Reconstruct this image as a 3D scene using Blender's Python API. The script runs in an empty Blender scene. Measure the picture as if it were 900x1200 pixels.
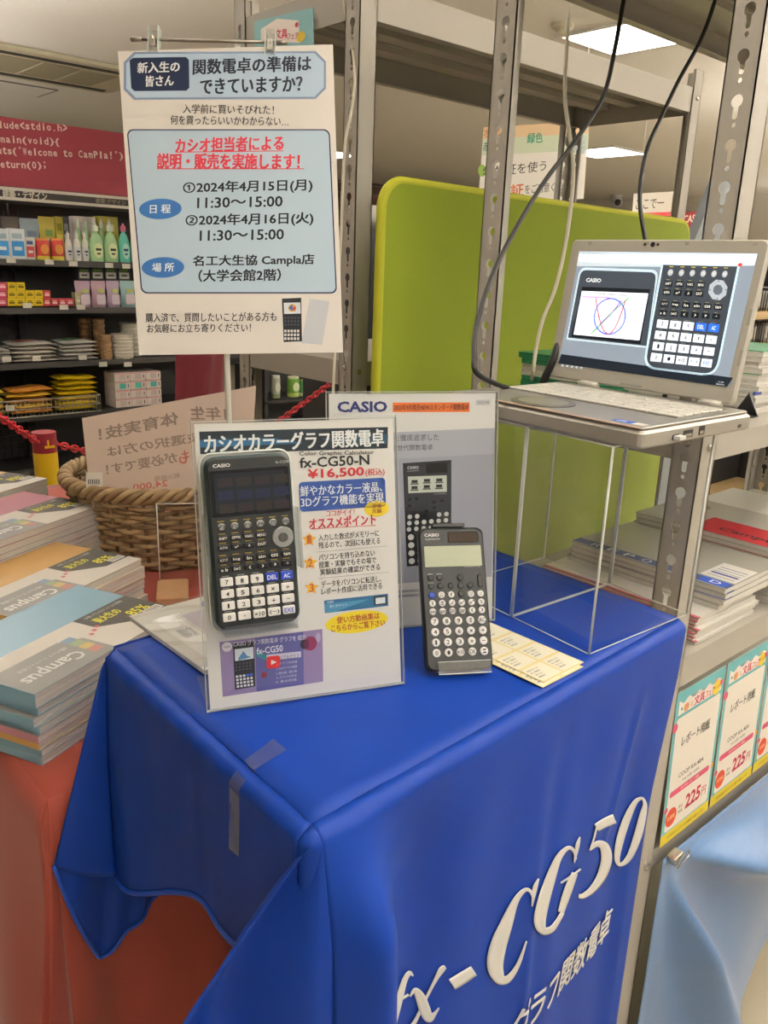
import bpy, bmesh, math, random
from mathutils import Vector, Matrix
random.seed(7)
C = bpy.context.scene.collection
SC = bpy.context.scene
# ------------------------------------------------------------------ camera
FPX = 963.317
def _basis(yaw, pitch, roll):
    cz, sz, cx, sx = math.cos(yaw), math.sin(yaw), math.cos(pitch), math.sin(pitch)
    r = Vector((cz, sz, 0)); f = Vector((-sz*cx, cz*cx, sx)); u = Vector((sz*sx, -cz*sx, cx))
    c, s = math.cos(roll), math.sin(roll)
    return r*c + u*s, f, u*c - r*s
RR, FW, UU = _basis(-0.7374493, -0.2905078, 0.0367447)
EYE = Vector((0, 0, 1.46))
cam = bpy.data.cameras.new('camera'); camo = bpy.data.objects.new('camera', cam); C.objects.link(camo)
M = Matrix.Identity(4)
for i in range(3): M[i][0], M[i][1], M[i][2], M[i][3] = RR[i], UU[i], -FW[i], EYE[i]
camo.matrix_world = M
cam.sensor_fit = 'AUTO'; cam.sensor_width = 36; cam.lens = 36*FPX/1200; cam.clip_start = .02; cam.clip_end = 60
SC.camera = camo
def ray(x, y): return FW + RR*((x-450)/FPX) - UU*((y-600)/FPX)
def on_z(x, y, z): r = ray(x, y); return EYE + r*((z-EYE.z)/r.z)
def on_x(x, y, X): r = ray(x, y); return EYE + r*(X/r.x)
def on_y(x, y, Y): r = ray(x, y); return EYE + r*(Y/r.y)
def at_d(x, y, d): return EYE + ray(x, y)*d
# ------------------------------------------------------------------ light and exposure
W = bpy.data.worlds.new('world'); SC.world = W; W.use_nodes = True
W.node_tree.nodes['Background'].inputs[0].default_value = (1, .93, .84, 1)
W.node_tree.nodes['Background'].inputs[1].default_value = .6
SC.view_settings.view_transform = 'Standard'; SC.view_settings.look = 'None'
SC.view_settings.exposure = -0.38; SC.view_settings.gamma = 1; SC.view_settings.use_curve_mapping = False
try:
    SC.cycles.use_denoising = True; SC.cycles.max_bounces = 8; SC.cycles.transparent_max_bounces = 24
except Exception: pass
LAMP = 8.5           # strength of the ceiling panels
# ------------------------------------------------------------------ materials
def s2l(c): return tuple(((v/12.92) if v <= .04045 else ((v+.055)/1.055)**2.4) for v in c)
def hexc(h): h = h.lstrip('#'); return s2l([int(h[i:i+2], 16)/255 for i in (0, 2, 4)])
_mats = {}
def mat(key, col, rough=.5, metal=0, var=.04, scale=40, bump=0, bscale=200, spec=.5, emit=0, coat=0, sheen=0, alpha=1):
    if key in _mats: return _mats[key]
    m = bpy.data.materials.new(key); m.use_nodes = True; nt = m.node_tree; b = nt.nodes['Principled BSDF']
    c = hexc(col) if isinstance(col, str) else col
    b.inputs['Roughness'].default_value = rough; b.inputs['Metallic'].default_value = metal
    b.inputs['Specular IOR Level'].default_value = spec
    tc = nt.nodes.new('ShaderNodeTexCoord'); n = nt.nodes.new('ShaderNodeTexNoise'); n.inputs['Scale'].default_value = scale; n.inputs['Detail'].default_value = 3
    nt.links.new(tc.outputs['Object'], n.inputs['Vector'])
    r = nt.nodes.new('ShaderNodeMix'); r.data_type = 'RGBA'
    r.inputs[6].default_value = tuple(v*(1-var) for v in c) + (1,); r.inputs[7].default_value = tuple(min(1, v*(1+var)) for v in c) + (1,)
    nt.links.new(n.outputs['Fac'], r.inputs[0]); nt.links.new(r.outputs[2], b.inputs['Base Color'])
    if emit:
        nt.links.new(r.outputs[2], b.inputs['Emission Color']); b.inputs['Emission Strength'].default_value = emit
    if bump:
        n2 = nt.nodes.new('ShaderNodeTexNoise'); n2.inputs['Scale'].default_value = bscale; n2.inputs['Detail'].default_value = 4
        nt.links.new(tc.outputs['Object'], n2.inputs['Vector'])
        bp = nt.nodes.new('ShaderNodeBump'); bp.inputs['Strength'].default_value = bump; bp.inputs['Distance'].default_value = .002
        nt.links.new(n2.outputs['Fac'], bp.inputs['Height']); nt.links.new(bp.outputs['Normal'], b.inputs['Normal'])
    if coat: b.inputs['Coat Weight'].default_value = coat; b.inputs['Coat Roughness'].default_value = .12
    if sheen: b.inputs['Sheen Weight'].default_value = sheen; b.inputs['Sheen Roughness'].default_value = .35
    _mats[key] = m; return m
def ink(col, emit=0): return mat('ink %s %s' % (col, emit), col, .55 if not emit else .3, var=.01, spec=.25, emit=emit)
def paper(col='#efe9e2'): return mat('paper '+col, col, .6, var=.015, scale=90, spec=.3)
def glass(key, tint, rough=.02, mix=.12):
    """thin clear plastic: mostly see-through with a glossy face"""
    if key in _mats: return _mats[key]
    m = bpy.data.materials.new(key); m.use_nodes = True; nt = m.node_tree; nt.nodes.remove(nt.nodes['Principled BSDF'])
    out = nt.nodes['Material Output']; tr = nt.nodes.new('ShaderNodeBsdfTransparent'); gl = nt.nodes.new('ShaderNodeBsdfGlossy')
    n = nt.nodes.new('ShaderNodeTexNoise'); n.inputs['Scale'].default_value = 3
    rp = nt.nodes.new('ShaderNodeMapRange'); rp.inputs[3].default_value = rough; rp.inputs[4].default_value = rough*2+.01
    nt.links.new(n.outputs['Fac'], rp.inputs[0]); nt.links.new(rp.outputs[0], gl.inputs['Roughness'])
    tr.inputs[0].default_value = tint + (1,); lw = nt.nodes.new('ShaderNodeLayerWeight'); lw.inputs[0].default_value = .5
    pw = nt.nodes.new('ShaderNodeMath'); pw.operation = 'POWER'; pw.inputs[1].default_value = 5; nt.links.new(lw.outputs['Facing'], pw.inputs[0])
    ad = nt.nodes.new('ShaderNodeMath'); ad.operation = 'MULTIPLY_ADD'; ad.inputs[1].default_value = .7; ad.inputs[2].default_value = mix; ad.use_clamp = True
    nt.links.new(pw.outputs[0], ad.inputs[0])
    mx = nt.nodes.new('ShaderNodeMixShader'); nt.links.new(ad.outputs[0], mx.inputs[0]); nt.links.new(tr.outputs[0], mx.inputs[1]); nt.links.new(gl.outputs[0], mx.inputs[2])
    nt.links.new(mx.outputs[0], out.inputs[0]); _mats[key] = m; return m
ACR = glass('clear acrylic', (.975, .98, .975), .02, .035)
ACRE = mat('acrylic cut edge', '#d9dcd6', .15, var=.03, spec=.8)
FILM = glass('clear film', (.97, .97, .97), .08, .08)
STEEL = mat('grey enamelled steel', '#a49e94', .42, var=.03, scale=12, spec=.45, bump=.03, bscale=300)
CHROME = mat('chrome', '#c8c4bc', .18, 1, var=.03)
BLACKP = mat('black plastic', '#1b1b1d', .38, var=.08, spec=.5)
# ------------------------------------------------------------------ object helpers
def thing(name, label, cat, loc=(0, 0, 0), group=None, frame=None):
    o = bpy.data.objects.new(name, None); o.empty_display_size = .05; C.objects.link(o)
    if frame is not None: o.matrix_world = frame
    else: o.location = loc
    tag(o, label, cat, group); return o
def tag(o, label, cat, group=None):
    o['label'] = label; o['category'] = cat
    if group: o['group'] = group
    return o
def frame(o, xd, up):
    x = Vector(xd).normalized(); z = x.cross(Vector(up)).normalized(); y = z.cross(x)
    m = Matrix.Identity(4); o = Vector(o)
    for i in range(3): m[i][0], m[i][1], m[i][2], m[i][3] = x[i], y[i], z[i], o[i]
    return m
def rrect(x0, y0, x1, y1, r, n=5):
    r = min(r, (x1-x0)/2-1e-6, (y1-y0)/2-1e-6); p = []
    if r <= 0: return [(x0, y0), (x1, y0), (x1, y1), (x0, y1)]
    for cx, cy, a in ((x1-r, y0+r, -90), (x1-r, y1-r, 0), (x0+r, y1-r, 90), (x0+r, y0+r, 180)):
        for k in range(n+1):
            t = math.radians(a+90*k/n); p.append((cx+r*math.cos(t), cy+r*math.sin(t)))
    return p
def ell(cx, cy, rx, ry, n=28): return [(cx+rx*math.cos(2*math.pi*k/n), cy+ry*math.sin(2*math.pi*k/n)) for k in range(n)]
class MB:
    def __init__(s): s.v = []; s.f = []; s.m = []; s.mats = []; s.sm = []
    def mi(s, m):
        if m not in s.mats: s.mats.append(m)
        return s.mats.index(m)
    def add(s, vs, fs, m, smooth=False, T=None):
        k = len(s.v); i = s.mi(m)
        s.v += [tuple(T @ Vector(v)) if T is not None else tuple(v) for v in vs]
        for f in fs: s.f.append([k+q for q in f]); s.m.append(i); s.sm.append(smooth)
        return s
    def prism(s, out, z0, z1, m, bev=0, T=None, top=None):
        """outline in x,y, extruded z0..z1 with a chamfer; outline counter-clockwise"""
        n = len(out); cx = sum(p[0] for p in out)/n; cy = sum(p[1] for p in out)/n
        ex = max(abs(p[0]-cx) for p in out) or 1; ey = max(abs(p[1]-cy) for p in out) or 1
        def ins(b): return [(cx+(p[0]-cx)*(1-b/ex), cy+(p[1]-cy)*(1-b/ey)) for p in out]
        rings = [(out, z0), (out, z1)] if not bev else [(ins(bev), z0), (out, z0+bev), (out, z1-bev), (ins(bev), z1)]
        vs = [(p[0], p[1], z) for o, z in rings for p in o]; fs = []
        for r in range(len(rings)-1):
            for k in range(n): a = r*n+k; b = r*n+(k+1) % n; fs.append([a, b, b+n, a+n])
        fs.append(list(range(n))[::-1]); s.add(vs, fs, m, False, T)
        L = (len(rings)-1)*n; s.add(vs[L:], [list(range(n))], top or m, False, T); return s
    def box(s, x0, y0, z0, x1, y1, z1, m, bev=0, T=None, top=None):
        return s.prism([(x0, y0), (x1, y0), (x1, y1), (x0, y1)], z0, z1, m, bev, T, top)
    def tube(s, pts, r, m, n=8, cap=True, T=None, closed=False):
        P = [Vector(p) for p in pts]; R = r if isinstance(r, (list, tuple)) else [r]*len(P); vs = []; fs = []
        prev = None
        for i, p in enumerate(P):
            if closed: d = P[(i+1) % len(P)]-P[i-1]
            else: d = P[min(i+1, len(P)-1)]-P[max(i-1, 0)]
            d = d.normalized() if d.length > 1e-9 else Vector((0, 0, 1))
            if prev is None: a = d.orthogonal().normalized()
            else:
                a = prev - d*prev.dot(d); a = a.normalized() if a.length > 1e-6 else d.orthogonal().normalized()
            prev = a; b = d.cross(a)
            for k in range(n):
                t = 2*math.pi*k/n; vs.append(p+(a*math.cos(t)+b*math.sin(t))*R[i])
        N = len(P)
        for i in range(N if closed else N-1):
            for k in range(n):
                j = (i+1) % N; fs.append([i*n+k, i*n+(k+1) % n, j*n+(k+1) % n, j*n+k])
        if cap and not closed: fs.append(list(range(n))[::-1]); fs.append([(N-1)*n+k for k in range(n)])
        return s.add(vs, fs, m, True, T)
    def lathe(s, prof, c, m, n=20, sx=1, sy=1, T=None, mats=None):
        vs = [(c[0]+r*sx*math.cos(2*math.pi*k/n), c[1]+r*sy*math.sin(2*math.pi*k/n), c[2]+z) for r, z in prof for k in range(n)]
        for i in range(len(prof)-1):
            mm = mats[i] if mats else m
            base = len(s.v); ring = vs[i*n:(i+2)*n]
            s.add(ring, [[k, (k+1) % n, n+(k+1) % n, n+k] for k in range(n)], mm, True, T)
        s.add(vs[:n], [list(range(n))[::-1]], mats[0] if mats else m, False, T); s.add(vs[-n:], [list(range(n))], mats[-1] if mats else m, False, T)
        return s
    def grid(s, fn, nu, nv, m, smooth=True, flip=False, T=None):
        vs = [fn(i/nu, j/nv) for j in range(nv+1) for i in range(nu+1)]; w = nu+1; fs = []
        for j in range(nv):
            for i in range(nu):
                q = [j*w+i, j*w+i+1, (j+1)*w+i+1, (j+1)*w+i]; fs.append(q[::-1] if flip else q)
        return s.add(vs, fs, m, smooth, T)
    def build(s, name, parent=None, local=False, weld=False):
        me = bpy.data.meshes.new(name); off = Vector((0, 0, 0))
        if parent is not None and not local:
            off = parent.location
        me.from_pydata([(v[0]-off[0], v[1]-off[1], v[2]-off[2]) for v in s.v], [], s.f)
        for m in s.mats: me.materials.append(m)
        me.polygons.foreach_set('material_index', s.m); me.polygons.foreach_set('use_smooth', s.sm)
        if weld:
            b = bmesh.new(); b.from_mesh(me); bmesh.ops.remove_doubles(b, verts=b.verts, dist=1e-5); b.to_mesh(me); b.free()
        me.update(); o = bpy.data.objects.new(name, me); C.objects.link(o)
        if parent is not None: o.parent = parent
        return o
def origin_to(o, p):
    """move a mesh object's origin to p (world, for unparented meshes)"""
    p = Vector(p); o.data.transform(Matrix.Translation(-p)); o.location = p; return o
def struct(o): o['kind'] = 'structure'; return o
def copy_tree(o, parent=None):
    c = o.copy(); C.objects.link(c)
    if parent is not None: c.parent = parent
    for ch in list(o.children): copy_tree(ch, c)
    return c
def spline(pts, n=8):
    P = [Vector(p) for p in pts]; out = []
    for i in range(len(P)-1):
        a, b, c, d = P[max(i-1, 0)], P[i], P[i+1], P[min(i+2, len(P)-1)]
        for k in range(n):
            t = k/n; out.append(.5*((2*b)+(c-a)*t+(2*a-5*b+4*c-d)*t*t+(3*b-a-3*c+d)*t**3))
    out.append(P[-1]); return out
# ------------------------------------------------------------------ lettering (vector glyphs laid as thin ink)
_tc = {}
_cu = bpy.data.curves.new('glyphs', 'FONT'); _cu.resolution_u = 2; _cu.size = 1
_to = bpy.data.objects.new('glyphs', _cu); C.objects.link(_to)
def glyphs(body, bold=0):
    k = (body, bold)
    if k not in _tc:
        _cu.body = body; _cu.offset = bold; bpy.context.view_layer.update()
        me = _to.evaluated_get(bpy.context.evaluated_depsgraph_get()).to_mesh()
        v = [(q.co.x, q.co.y) for q in me.vertices]; f = [list(p.vertices) for p in me.polygons]
        if not v: v = [(0, 0), (1, 0), (1, 1)]; f = []
        x0 = min(p[0] for p in v); x1 = max(p[0] for p in v); y0 = min(p[1] for p in v); y1 = max(p[1] for p in v)
        _tc[k] = ([((p[0]-x0)/(x1-x0), (p[1]-y0)/(y1-y0)) for p in v], f)
    return _tc[k]
def homog(src, dst):
    A = []
    for (x, y), (u, v) in zip(src, dst):
        A.append([x, y, 1, 0, 0, 0, -u*x, -u*y, u]); A.append([0, 0, 0, x, y, 1, -v*x, -v*y, v])
    n = 8
    for i in range(n):
        p = max(range(i, n), key=lambda r: abs(A[r][i])); A[i], A[p] = A[p], A[i]
        for r in range(n):
            if r != i:
                f = A[r][i]/A[i][i]; A[r] = [a-f*b for a, b in zip(A[r], A[i])]
    h = [A[i][8]/A[i][i] for i in range(n)]
    return lambda x, y: ((h[0]*x+h[1]*y+h[2])/(h[6]*x+h[7]*y+1), (h[3]*x+h[4]*y+h[5])/(h[6]*x+h[7]*y+1))
EPS = .00016
class Print:
    """artwork printed on a W x H sheet; positions are measured in any frame whose sheet corners are given (TL, TR, BR, BL)"""
    def __init__(s, W, H, quad=None, mb=None, z=0, emit=0, T=None):
        s.W, s.H, s.z, s.emit, s.T = W, H, z, emit, T; s.mb = mb or MB()
        s.q = homog(quad, [(0, H), (W, H), (W, 0), (0, 0)]) if quad else (lambda x, y: (x, H-y))
    def pl(s, pts, col, layer=1, raw=False):
        P = pts if raw else [s.q(*p) for p in pts]
        a = sum(P[i-1][0]*P[i][1]-P[i][0]*P[i-1][1] for i in range(len(P)))
        if a < 0: P = P[::-1]
        s.mb.add([(p[0], p[1], s.z+layer*EPS) for p in P], [list(range(len(P)))], ink(col, s.emit), False, s.T)
    def rect(s, x0, y0, x1, y1, col, layer=1, r=0):
        a, b = s.q(x0, y0), s.q(x1, y1)
        s.pl(rrect(min(a[0], b[0]), min(a[1], b[1]), max(a[0], b[0]), max(a[1], b[1]), r), col, layer, True)
    def ell(s, cx, cy, rx, ry, col, layer=1):
        a, b, c = s.q(cx, cy), s.q(cx+rx, cy), s.q(cx, cy+ry)
        s.pl(ell(a[0], a[1], math.hypot(b[0]-a[0], b[1]-a[1]), math.hypot(c[0]-a[0], c[1]-a[1])), col, layer, True)
    def line(s, x0, y0, x1, y1, w, col, layer=1):
        a, b = Vector(s.q(x0, y0)), Vector(s.q(x1, y1)); d = (b-a).normalized(); n = Vector((-d.y, d.x))*w/2
        s.pl([tuple(a-n), tuple(b-n), tuple(b+n), tuple(a+n)], col, layer, True)
    def text(s, body, xl, yl, xr, yr, h, col, bold=0, layer=3, mirror=False):
        a, b = s.q(xl, yl), s.q(xr, yr); xm, ym = (xl+xr)/2, (yl+yr)/2
        t, u = s.q(xm, ym-h/2), s.q(xm, ym+h/2); hh = math.hypot(t[0]-u[0], t[1]-u[1]); yc = (a[1]+b[1])/2
        sl = (b[1]-a[1])/(b[0]-a[0]) if abs(b[1]-a[1]) > .25*hh else 0
        v, f = glyphs(body, 0 if any(ord(c) > 0x2E80 for c in body) else bold); w = b[0]-a[0]
        P = [(a[0]+(1-p[0] if mirror else p[0])*w, yc+(p[1]-.5)*hh+sl*(p[0]-.5)*w, s.z+layer*EPS) for p in v]
        if mirror or w < 0: f = [q[::-1] for q in f]
        if bold and any(ord(c) > 0x2E80 for c in body):      # heavier weight for complex glyphs: overprinted copies
            e = bold*hh*1.45
            for i, (dx, dy) in enumerate(((e, e*.6), (-e, -e*.6), (e, -e*.6), (-e, e*.6)) if bold > .012 else ((e, 0), (-e, 0))):
                s.mb.add([(p[0]+dx, p[1]+dy, p[2]+i*1e-5) for p in P], f, ink(col, s.emit), False, s.T)
            return
        s.mb.add(P, f, ink(col, s.emit), False, s.T)
    def sheet(s, col, th=.0003, r=0, m=None):
        s.mb.prism(rrect(0, 0, s.W, s.H, r), s.z-th, s.z, m or (ink(col, s.emit) if s.emit else paper(col)), 0, s.T)
def crop(ox, oy, k): return lambda x, y: (ox+k*x, oy+k*y)
def cquad(f, *p): return [f(*q) for q in p]
# ------------------------------------------------------------------ room shell
Z_CEIL = 2.7; XW, YW = 13.0, 10.5
CEIL = mat('ceiling board', '#ebe6db', .9, var=.06, scale=60, bump=.25, bscale=60)
FLOOR = mat('floor vinyl', '#a2967f', .5, var=.12, scale=5, bump=.05)
WALLM = mat('off-white wall', '#d8d1c3', .8, var=.03)
def brick():
    m = bpy.data.materials.new('brown brick'); m.use_nodes = True; nt = m.node_tree; b = nt.nodes['Principled BSDF']
    t = nt.nodes.new('ShaderNodeTexBrick'); t.inputs['Color1'].default_value = hexc('#6b4a3a')+(1,); t.inputs['Color2'].default_value = hexc('#4a3a33')+(1,); t.inputs['Mortar'].default_value = hexc('#6f665c')+(1,)
    t.inputs['Scale'].default_value = 1; t.inputs['Brick Width'].default_value = .42; t.inputs['Row Height'].default_value = .14; t.inputs['Mortar Size'].default_value = .012
    g = nt.nodes.new('ShaderNodeNewGeometry'); sp = nt.nodes.new('ShaderNodeSeparateXYZ'); cb = nt.nodes.new('ShaderNodeCombineXYZ'); ad = nt.nodes.new('ShaderNodeMath')
    nt.links.new(g.outputs['Position'], sp.inputs[0]); nt.links.new(sp.outputs[0], ad.inputs[0]); nt.links.new(sp.outputs[1], ad.inputs[1])
    nt.links.new(ad.outputs[0], cb.inputs[0]); nt.links.new(sp.outputs[2], cb.inputs[1]); nt.links.new(cb.outputs[0], t.inputs['Vector'])
    nt.links.new(t.outputs[0], b.inputs['Base Color']); b.inputs['Roughness'].default_value = .85; return m
BRICK = brick()
struct(MB().box(-4, -4, -.1, XW, YW, 0, FLOOR).build('floor'))
struct(MB().box(-4, -4, Z_CEIL, XW, YW, Z_CEIL+.1, CEIL).build('ceiling'))
DARKW = mat('dark wall panel', '#2b2624', .7, var=.1)
struct(MB().box(-4, YW, 0, XW, YW+.1, 2.06, DARKW).box(-4, YW, 2.06, XW, YW+.1, Z_CEIL, BRICK).build('wall_back'))
struct(MB().box(XW, -4, 0, XW+.1, YW, Z_CEIL, WALLM).build('wall_right'))
struct(MB().box(-4.1, -4, 0, -4, YW, Z_CEIL, WALLM).build('wall_left'))
LED = mat('lit lamp diffuser', (1, .95, .87), .5, var=0, emit=LAMP)
LEDUP = mat('added ceiling uplight', (1, .96, .9), .5, var=0, emit=LAMP*7)  # upward glow of the added hung lamps, for a brighter ceiling
LFR = mat('lamp frame', '#d8d3c8', .5)
_lab = ['square ceiling light panel above the grey shelf, partly hidden by the near shelf underside', 'small distant ceiling light panel beyond the hanging white poster',
        'distant long ceiling light strip behind the near shelf']
def lamp(x, y, w, d, label, group='ceiling light panels', drop=0):
    t = thing('ceiling_light', label, 'ceiling light', (x, y, Z_CEIL-drop), group)
    if drop:      # added hung lamp; its lit upper face brightens the ceiling
        for q in (-w/3, w/3): MB().tube([(q, 0, .012), (q, 0, drop-.0005)], .004, LFR, 6).build('hanger', t, True)
        MB().box(-w/2-.03, -d/2-.03, -.012, w/2+.03, d/2+.03, .010, LFR).build('frame', t, True)
        MB().box(-w/2, -d/2, -.020, w/2, d/2, -.0125, LED).build('diffuser', t, True); MB().box(-w/2, -d/2, .0105, w/2, d/2, .0118, LEDUP).build('added_uplight', t, True); return
    f = MB()
    for a in ((-w/2-.03, -d/2-.03, w/2+.03, -d/2), (-w/2-.03, d/2, w/2+.03, d/2+.03), (-w/2-.03, -d/2, -w/2, d/2), (w/2, -d/2, w/2+.03, d/2)):
        f.box(a[0], a[1], -.012, a[2], a[3], -.0005, LFR)
    f.build('frame', t, True); MB().box(-w/2, -d/2, -.01, w/2, d/2, -.001, LED).build('diffuser', t, True)
p = [on_z(*q, Z_CEIL) for q in ((671, 38), (725, 62), (784, 50), (730, 27))]
c = sum(p, Vector())/4
lamp(c.x, c.y, .5, .42, _lab[0])
c = on_z(708, 178, Z_CEIL); lamp(c.x, c.y, .62, .62, _lab[1])
lamp(4.95, 3.62, 1.3, .5, _lab[2])
def seen(x, y):
    d = Vector((x, y, Z_CEIL))-EYE; k = d.dot(FW)
    if k < .1: return False
    px, py = 450+FPX*d.dot(RR)/k, 600-FPX*d.dot(UU)/k
    return (-60 < px < 460 and -60 < py < 150) or (425 < px < 575 and 60 < py < 230) or (600 < px < 900 and -60 < py < 270)
def inframe(x, y):
    d = Vector((x, y, Z_CEIL-.6))-EYE; k = d.dot(FW)
    return k > .1 and -110 < 450+FPX*d.dot(RR)/k < 1010 and -110 < 600-FPX*d.dot(UU)/k
_n = 0
for iy in range(6):  # unseen panels added to lift room and ceiling brightness
    for ix in range(8):
        x, y = -1.2+1.9*ix, -2.2+2.1*iy
        if x < 0 and y > -1 or seen(x, y) or (Vector((x, y))-Vector((c.x, c.y))).length < .9 or (abs(x-4.5) < 1.4 and abs(y-3.3) < .9): continue
        lamp(x, y, .62, .62, 'square ceiling light panel added to brighten the shop, outside the picture or hidden from view', drop=0 if inframe(x, y) else .55); _n += 1
# air conditioner set in the ceiling
a = on_z(0, 78, Z_CEIL); b = on_z(137, 98, Z_CEIL)
t = thing('ceiling_air_conditioner', 'cream ceiling air conditioner with square grille above the red wall board', 'air conditioner', (b.x-.62, b.y-.12, Z_CEIL))
ACM = mat('cream plastic', '#c9c0a4', .5, var=.03); ACG = mat('grille beige', '#a39a7f', .6)
MB().prism(rrect(-.95, -.5, .68, .42, .1), -.03, -.0005, ACM, .006).build('panel', t, True)
m = MB()
for q in range(4): m.box(-.62+q*.27, -.3, -.036, -.62+q*.27+.25, .2, -.0302, ACG)
m.build('grille', t, True)
m = MB(); m.box(-.85, .27, -.036, .6, .33, -.0302, mat('vent slot', '#3a362e', .7)); m.box(-.85, -.42, -.036, .6, -.37, -.0302, mat('vent slot', '#3a362e', .7)); m.build('vent_slot', t, True)
a = on_z(30, 107, Z_CEIL)
t = thing('ceiling_hatch', 'flat square ceiling hatch with grey rim in front of the air conditioner', 'ceiling hatch', (a.x-.15, a.y-.1, Z_CEIL))
MB().prism(rrect(-.42, -.2, .3, .25, .01), -.006, -.0005, mat('hatch rim', '#6d665a', .6), 0).build('rim', t, True)
MB().prism(rrect(-.4, -.18, .28, .23, .01), -.009, -.0062, CEIL, 0).build('hatch_panel', t, True)
a = on_z(660, 28, Z_CEIL)
t = thing('smoke_detector', 'round cream smoke detector on the ceiling left of the square light panel', 'smoke detector', (a.x, a.y, Z_CEIL))
MB().lathe([(.055, 0), (.055, -.02), (.04, -.03)], (0, 0, -.0005), ACM).build('base', t, True)
MB().lathe([(.03, -.031), (.028, -.045), (.015, -.05)], (0, 0, 0), ACM).build('sensor_cap', t, True)

# ------------------------------------------------------------------ slotted steel racks
def keyplate(L, w, holes, first=.03):
    """flat steel strip w x L with a column of keyholes; returns verts (a, b, thickness) and faces"""
    cu = bpy.data.curves.new('strip', 'CURVE'); cu.dimensions = '2D'; cu.fill_mode = 'BOTH'; cu.extrude = .0009
    def poly(p):
        s = cu.splines.new('POLY'); s.points.add(len(p)-1); s.use_cyclic_u = True
        for i, q in enumerate(p): s.points[i].co = (q[0], q[1], 0, 1)
    poly([(0, 0), (w, 0), (w, L), (0, L)])
    if holes:
        z = first
        while z < L-.03:
            r = .0078; hw = .0036; c = (w/2, z+.006)
            a0 = -90+math.degrees(math.asin(hw/r))
            P = [(c[0]+r*math.cos(math.radians(a0+(360-2*(a0+90))*k/12)), c[1]+r*math.sin(math.radians(a0+(360-2*(a0+90))*k/12))) for k in range(13)]
            P += [(c[0]-hw, c[1]-.018), (c[0]-hw*.6, c[1]-.0205), (c[0]+hw*.6, c[1]-.0205), (c[0]+hw, c[1]-.018)]
            poly(P)
            poly(ell(w/2, z+.029, .0032, .0032, 8)); z += .05
    o = bpy.data.objects.new('strip', cu); C.objects.link(o); bpy.context.view_layer.update()
    me = o.evaluated_get(bpy.context.evaluated_depsgraph_get()).to_mesh()
    v = [tuple(q.co) for q in me.vertices]; f = [list(p.vertices) for p in me.polygons]
    bpy.data.objects.remove(o); return v, f
def rack(label, x0, x1, y0, y1, top, shelves, faceholes, first, name='storage_rack', posts=('fl', 'bl', 'fr', 'br'), w=.04):
    t = thing(name, label, 'storage rack', (x0, y0, 0))
    kp = keyplate(top, w, True, first); pp = keyplate(top, w, False)
    for p in posts:
        X = x0 if p[1] == 'l' else x1; Y = y0 if p[0] == 'f' else y1; sx = 1 if p[1] == 'l' else -1; sy = 1 if p[0] == 'f' else -1
        m = MB(); v, f = kp
        m.add([(X+sx*(.0009+q[2]), Y+sy*q[0], q[1]) for q in v], f, STEEL)
        v, f = kp if p in faceholes else pp
        fw = 1.5 if p[0] == 'b' else 1.0
        m.add([(X+sx*q[0]*fw, Y+sy*(.0009+q[2]), q[1]) for q in v], f, STEEL)
        for e in ((X+sx*w, Y, X+sx*(w-.002), Y+sy*.007), (X, Y+sy*w, X+sx*.007, Y+sy*(w-.002))):
            m.box(min(e[0], e[2]), min(e[1], e[3]), 0, max(e[0], e[2]), max(e[1], e[3]), top, STEEL)
        m.build('post', t)
    for z, h in shelves:
        g = .003; m = MB(); a0, a1, b0, b1 = x0+g, x1-g, y0+g, y1-g
        m.box(a0+.002, b0+.002, z-.002, a1-.002, b1-.002, z, STEEL)
        m.box(a0, b0, z-h, a1, b0+.002, z, STEEL); m.box(a0, b1-.002, z-h, a1, b1, z, STEEL)
        m.box(a0, b0, z-h, a0+.002, b1, z, STEEL); m.box(a1-.002, b0, z-h, a1, b1, z, STEEL)
        m.box(a0, b0+.002, z-h, a1, b0+.02, z-h+.002, STEEL); m.box(a0, b1-.02, z-h, a1, b1-.002, z-h+.002, STEEL)
        n = 3
        for k in range(n):
            y = b0+(b1-b0)*(k+1)/(n+1); m.box(a0+.003, y-.022, z-.022, a1-.003, y+.022, z-.0022, STEEL)
            m.box(a0+.003, y-.03, z-.01, a1-.003, y+.03, z-.0023, STEEL)
        s = m.build('shelf', t)
        for X in (x0+.02, x1-.02):
            MB().lathe([(.006, 0), (.006, .003), (.003, .005)], (0, 0, 0), CHROME, 10, T=Matrix.Translation((X, y0-.0005, z-h*.4)) @ Matrix.Rotation(math.pi/2, 4, 'X')).build('bolt', t)
        MB().lathe([(.005, 0), (.005, .003), (.003, .004)], (0, 0, 0), CHROME, 10, T=Matrix.Translation((x0-.0005, y0+.02, z-h*.25)) @ Matrix.Rotation(-math.pi/2, 4, 'Y')).build('bolt', t)
    return t
NX, NY = 1.06, .528        # near rack, front left corner
R_MID, R_LOW = 1.25, .905
near = rack('grey slotted steel rack with laptop shelf and report pads, right of the blue table', NX, 2.25, NY, .955, 2.45, ((1.93, .045), (R_MID, .036), (R_LOW, .05), (.56, .04)), ('bl', 'br'), .014, w=.042)
far = rack('grey slotted steel rack in the middle behind the hanging poster', 1.075, 2.3, 1.297, 1.72, 2.0, ((1.955, .062), (1.27, .05)), ('bl', 'br', 'bl'), .03, w=.042)
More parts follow.
